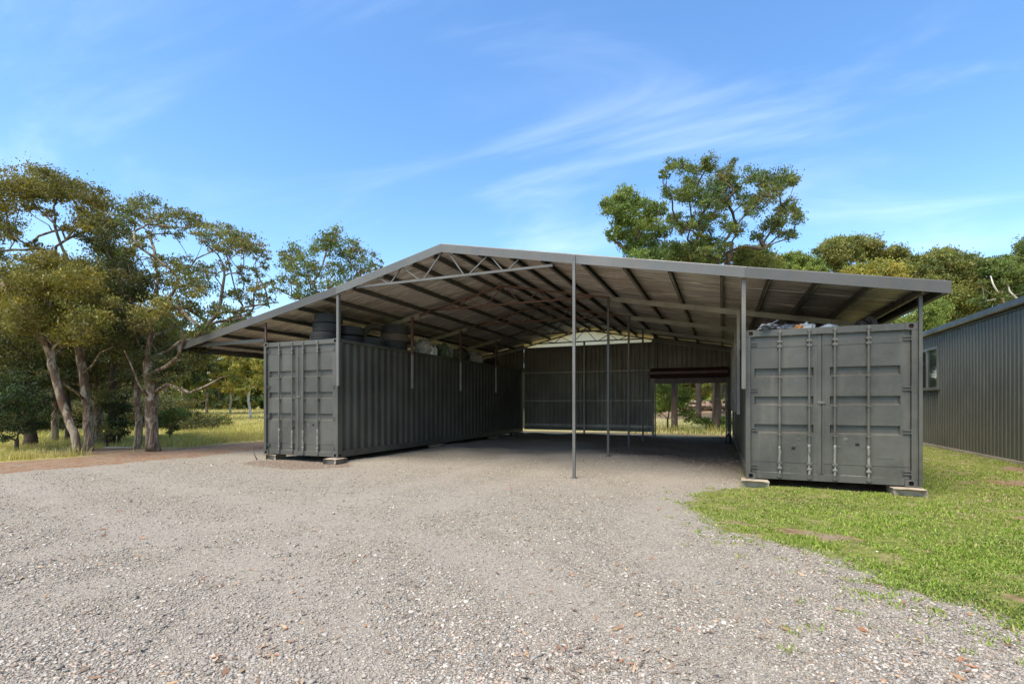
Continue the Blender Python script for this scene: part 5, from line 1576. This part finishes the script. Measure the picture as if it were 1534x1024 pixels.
WOODS = 'gum in the woods far behind the left field, seen among the near trunks'
WOODS2 = 'distant gum in the woods behind the shed and the doorway'
WOODS3 = 'distant gum in the woods behind the closed building'
kinds = [generic_gum(WOODS, 8.5, 61, 'olive', M['bark_pale'], loc=P(250, 40)), generic_gum(WOODS, 10.0, 62, 'olive', M['bark_dark'], loc=P(40, 36)),
         generic_gum(WOODS, 7.0, 63, 'yellow', M['bark_white'], loc=P(375, 46), dens=0.7), generic_gum(WOODS, 9.0, 64, 'green', M['bark_pale'], loc=P(140, 44))]


def place(kind, u, d, label, sc, rz):
    c = copy_tree(kinds[kind])
    x, y = P(u, d)
    c.location = (x, y, hz(x, y) - 0.1); c.scale = (sc, sc, sc * random.uniform(0.92, 1.08)); c.rotation_euler = (0, 0, rz)
    c['label'] = label
    return c


rp = random.Random(9)
for (u, d, k, s) in ((310, 52, 0, 0.95), (345, 55, 2, 0.9), (400, 60, 3, 1.0), (430, 50, 0, 1.0), (200, 50, 1, 1.0), (90, 46, 3, 1.0), (-20, 34, 1, 1.0), (-70, 40, 0, 1.1), (275, 62, 3, 1.1), (330, 70, 1, 1.15), (380, 78, 0, 1.2),
                     (160, 60, 2, 1.1), (60, 58, 0, 1.2), (0, 52, 3, 1.2), (230, 75, 1, 1.4), (120, 80, 3, 1.5), (440, 82, 3, 1.3), (360, 95, 1, 1.5), (300, 95, 0, 1.5), (20, 80, 1, 1.5), (-140, 50, 3, 1.3), (-220, 45, 0, 1.3)):
    place(k, u, d, WOODS, s, rp.uniform(0, 6.28))
for (u, d, k, s) in ((960, 62, 1, 0.8), (1000, 66, 3, 0.9), (1035, 70, 0, 0.9), (1070, 64, 3, 0.8), (1105, 68, 1, 0.9), (920, 70, 0, 0.9), (1020, 88, 1, 1.1), (1085, 90, 0, 1.1), (560, 70, 1, 0.9), (640, 72, 3, 0.9), (720, 70, 0, 0.9), (800, 72, 1, 0.9), (870, 70, 3, 0.9), (500, 66, 3, 0.9)):
    place(k, u, d, WOODS2, s, rp.uniform(0, 6.28))
for (u, d, k, s) in ((1170, 60, 3, 1.1), (1240, 62, 0, 1.2), (1330, 60, 1, 1.2), (1420, 58, 3, 1.2), (1500, 56, 0, 1.1), (1580, 56, 1, 1.3), (1660, 55, 3, 1.4), (1760, 55, 0, 1.4)):
    place(k, u, d, WOODS3, s, rp.uniform(0, 6.28))


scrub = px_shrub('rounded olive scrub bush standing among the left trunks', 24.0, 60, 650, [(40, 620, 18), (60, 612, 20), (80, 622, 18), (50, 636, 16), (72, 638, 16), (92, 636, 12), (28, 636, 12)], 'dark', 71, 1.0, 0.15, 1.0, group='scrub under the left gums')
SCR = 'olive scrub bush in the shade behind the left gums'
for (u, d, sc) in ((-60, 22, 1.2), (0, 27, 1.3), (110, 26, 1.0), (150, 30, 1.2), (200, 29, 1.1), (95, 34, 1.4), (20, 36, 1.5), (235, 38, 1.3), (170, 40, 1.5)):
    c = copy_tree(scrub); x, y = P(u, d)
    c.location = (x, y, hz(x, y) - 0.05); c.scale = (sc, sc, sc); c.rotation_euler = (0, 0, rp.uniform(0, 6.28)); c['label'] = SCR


def far_wood():
    rng = np.random.default_rng(77)
    cl = []
    for a in np.arange(-75, 75, 0.9):
        for q in range(4):
            d = rng.uniform(92, 140); an = R(a + rng.uniform(-0.5, 0.5))
            X, dd = math.sin(an) * d, math.cos(an) * d
            x, y = X * CA - dd * SA, X * SA + dd * CA
            cl.append((x, y, 0.6 + (rng.uniform(0.2, 2.2) if q < 2 else rng.uniform(1.5, 8)) * (0.75 + 0.25 * math.sin(a * 0.4)), rng.uniform(1.6, 2.8), 170))
    for a in np.arange(-72, 30, 1.0):
        for q in range(2):
            d = rng.uniform(78, 90); an = R(a + rng.uniform(-0.5, 0.5)); X, dd = math.sin(an) * d, math.cos(an) * d
            x, y = X * CA - dd * SA, X * SA + dd * CA
            cl.append((x, y, hz(x, y) + rng.uniform(0.4, 3.6), rng.uniform(1.0, 1.8), 120))
    o = leaves_mesh('woods', cl, [tuple(1.35 * c for c in q) for q in PAL['olive'] + PAL['green']], 0.8, None, rng, (0, 0, 0), 0.4, 0.2)
    tag(o, 'far olive green woods closing the horizon', 'woods', kind='stuff')


far_wood()

# ------------------------------------------------------------------ sky, sun, camera
SUN_EL, SUN_AZ = 61.0, 196.0          # azimuth clockwise from +Y (the shed's depth): behind the camera, a little to its left
w = bpy.data.worlds.new('World'); scene.world = w; w.use_nodes = True
nt = w.node_tree; nt.nodes.clear()
out = nt.nodes.new('ShaderNodeOutputWorld'); bg = nt.nodes.new('ShaderNodeBackground'); nt.links.new(bg.outputs[0], out.inputs[0])
sky = nt.nodes.new('ShaderNodeTexSky'); sky.sky_type = 'NISHITA'; sky.sun_disc = False
sky.sun_elevation = R(SUN_EL); sky.sun_rotation = R(SUN_AZ); sky.air_density = 1.0; sky.dust_density = 0.6; sky.ozone_density = 1.6
hs = nt.nodes.new('ShaderNodeHueSaturation'); hs.inputs['Saturation'].default_value = 1.2; hs.inputs['Value'].default_value = 1.08
nt.links.new(sky.outputs[0], hs.inputs['Color'])
tc = nt.nodes.new('ShaderNodeTexCoord'); sx = nt.nodes.new('ShaderNodeSeparateXYZ'); nt.links.new(tc.outputs['Generated'], sx.inputs[0])


def wm(op, a, b):
    x = nt.nodes.new('ShaderNodeMath'); x.operation = op
    for i, k in enumerate((a, b)):
        if isinstance(k, (int, float)): x.inputs[i].default_value = k
        else: nt.links.new(k, x.inputs[i])
    return x.outputs[0]


den = wm('ADD', wm('MAXIMUM', sx.outputs[2], 0.0), 0.16)
cb = nt.nodes.new('ShaderNodeCombineXYZ'); nt.links.new(wm('DIVIDE', sx.outputs[0], den), cb.inputs[0]); nt.links.new(wm('DIVIDE', sx.outputs[1], den), cb.inputs[1])
mp = nt.nodes.new('ShaderNodeMapping'); mp.inputs['Rotation'].default_value = (0, 0, R(28)); mp.inputs['Scale'].default_value = (0.55, 1.5, 1); mp.inputs['Location'].default_value = (7.7, 5.2, 0); nt.links.new(cb.outputs[0], mp.inputs[0])
nz = nt.nodes.new('ShaderNodeTexNoise'); nz.inputs['Scale'].default_value = 1.5; nz.inputs['Detail'].default_value = 9; nz.inputs['Roughness'].default_value = 0.56; nz.inputs['Distortion'].default_value = 0.7; nt.links.new(mp.outputs[0], nz.inputs[0])
rm = nt.nodes.new('ShaderNodeMapRange'); rm.interpolation_type = 'SMOOTHSTEP'
for i, k in enumerate((0.46, 0.88, 0.0, 0.18)): rm.inputs[i + 1].default_value = k
nt.links.new(nz.outputs[0], rm.inputs[0])
mx = nt.nodes.new('ShaderNodeMix'); mx.data_type = 'RGBA'; nt.links.new(rm.outputs[0], mx.inputs[0]); nt.links.new(hs.outputs[0], mx.inputs[6]); mx.inputs[7].default_value = (8.5, 8.9, 9.4, 1)
nt.links.new(mx.outputs[2], bg.inputs[0]); bg.inputs[1].default_value = 0.15

sl = bpy.data.lights.new('sun', 'SUN'); sl.energy = 3.3; sl.angle = R(42.0); sl.color = (1.0, 0.89, 0.72)
so = bpy.data.objects.new('sun', sl); COL.objects.link(so)
dv = Vector((math.sin(R(SUN_AZ)) * math.cos(R(SUN_EL)), math.cos(R(SUN_AZ)) * math.cos(R(SUN_EL)), math.sin(R(SUN_EL))))
so.rotation_euler = dv.to_track_quat('Z', 'Y').to_euler(); so.location = dv * 60

cam = bpy.data.cameras.new('camera'); co = bpy.data.objects.new('camera', cam); COL.objects.link(co)
co.location = (0, 0, CAM_H); co.rotation_euler = (R(90), 0, YAW)
cam.sensor_width = 36.0; cam.lens = 36.0 * FPX / 1534.0; cam.shift_y = (HORIZ - 512.0) / 1534.0
cam.clip_start = 0.05; cam.clip_end = 3000
scene.camera = co

scene.view_settings.view_transform = 'Standard'; scene.view_settings.look = 'None'; scene.view_settings.exposure = 0.96; scene.view_settings.gamma = 1
scene.cycles.use_denoising = True
scene.cycles.max_bounces = 12; scene.cycles.diffuse_bounces = 8; scene.cycles.transparent_max_bounces = 8
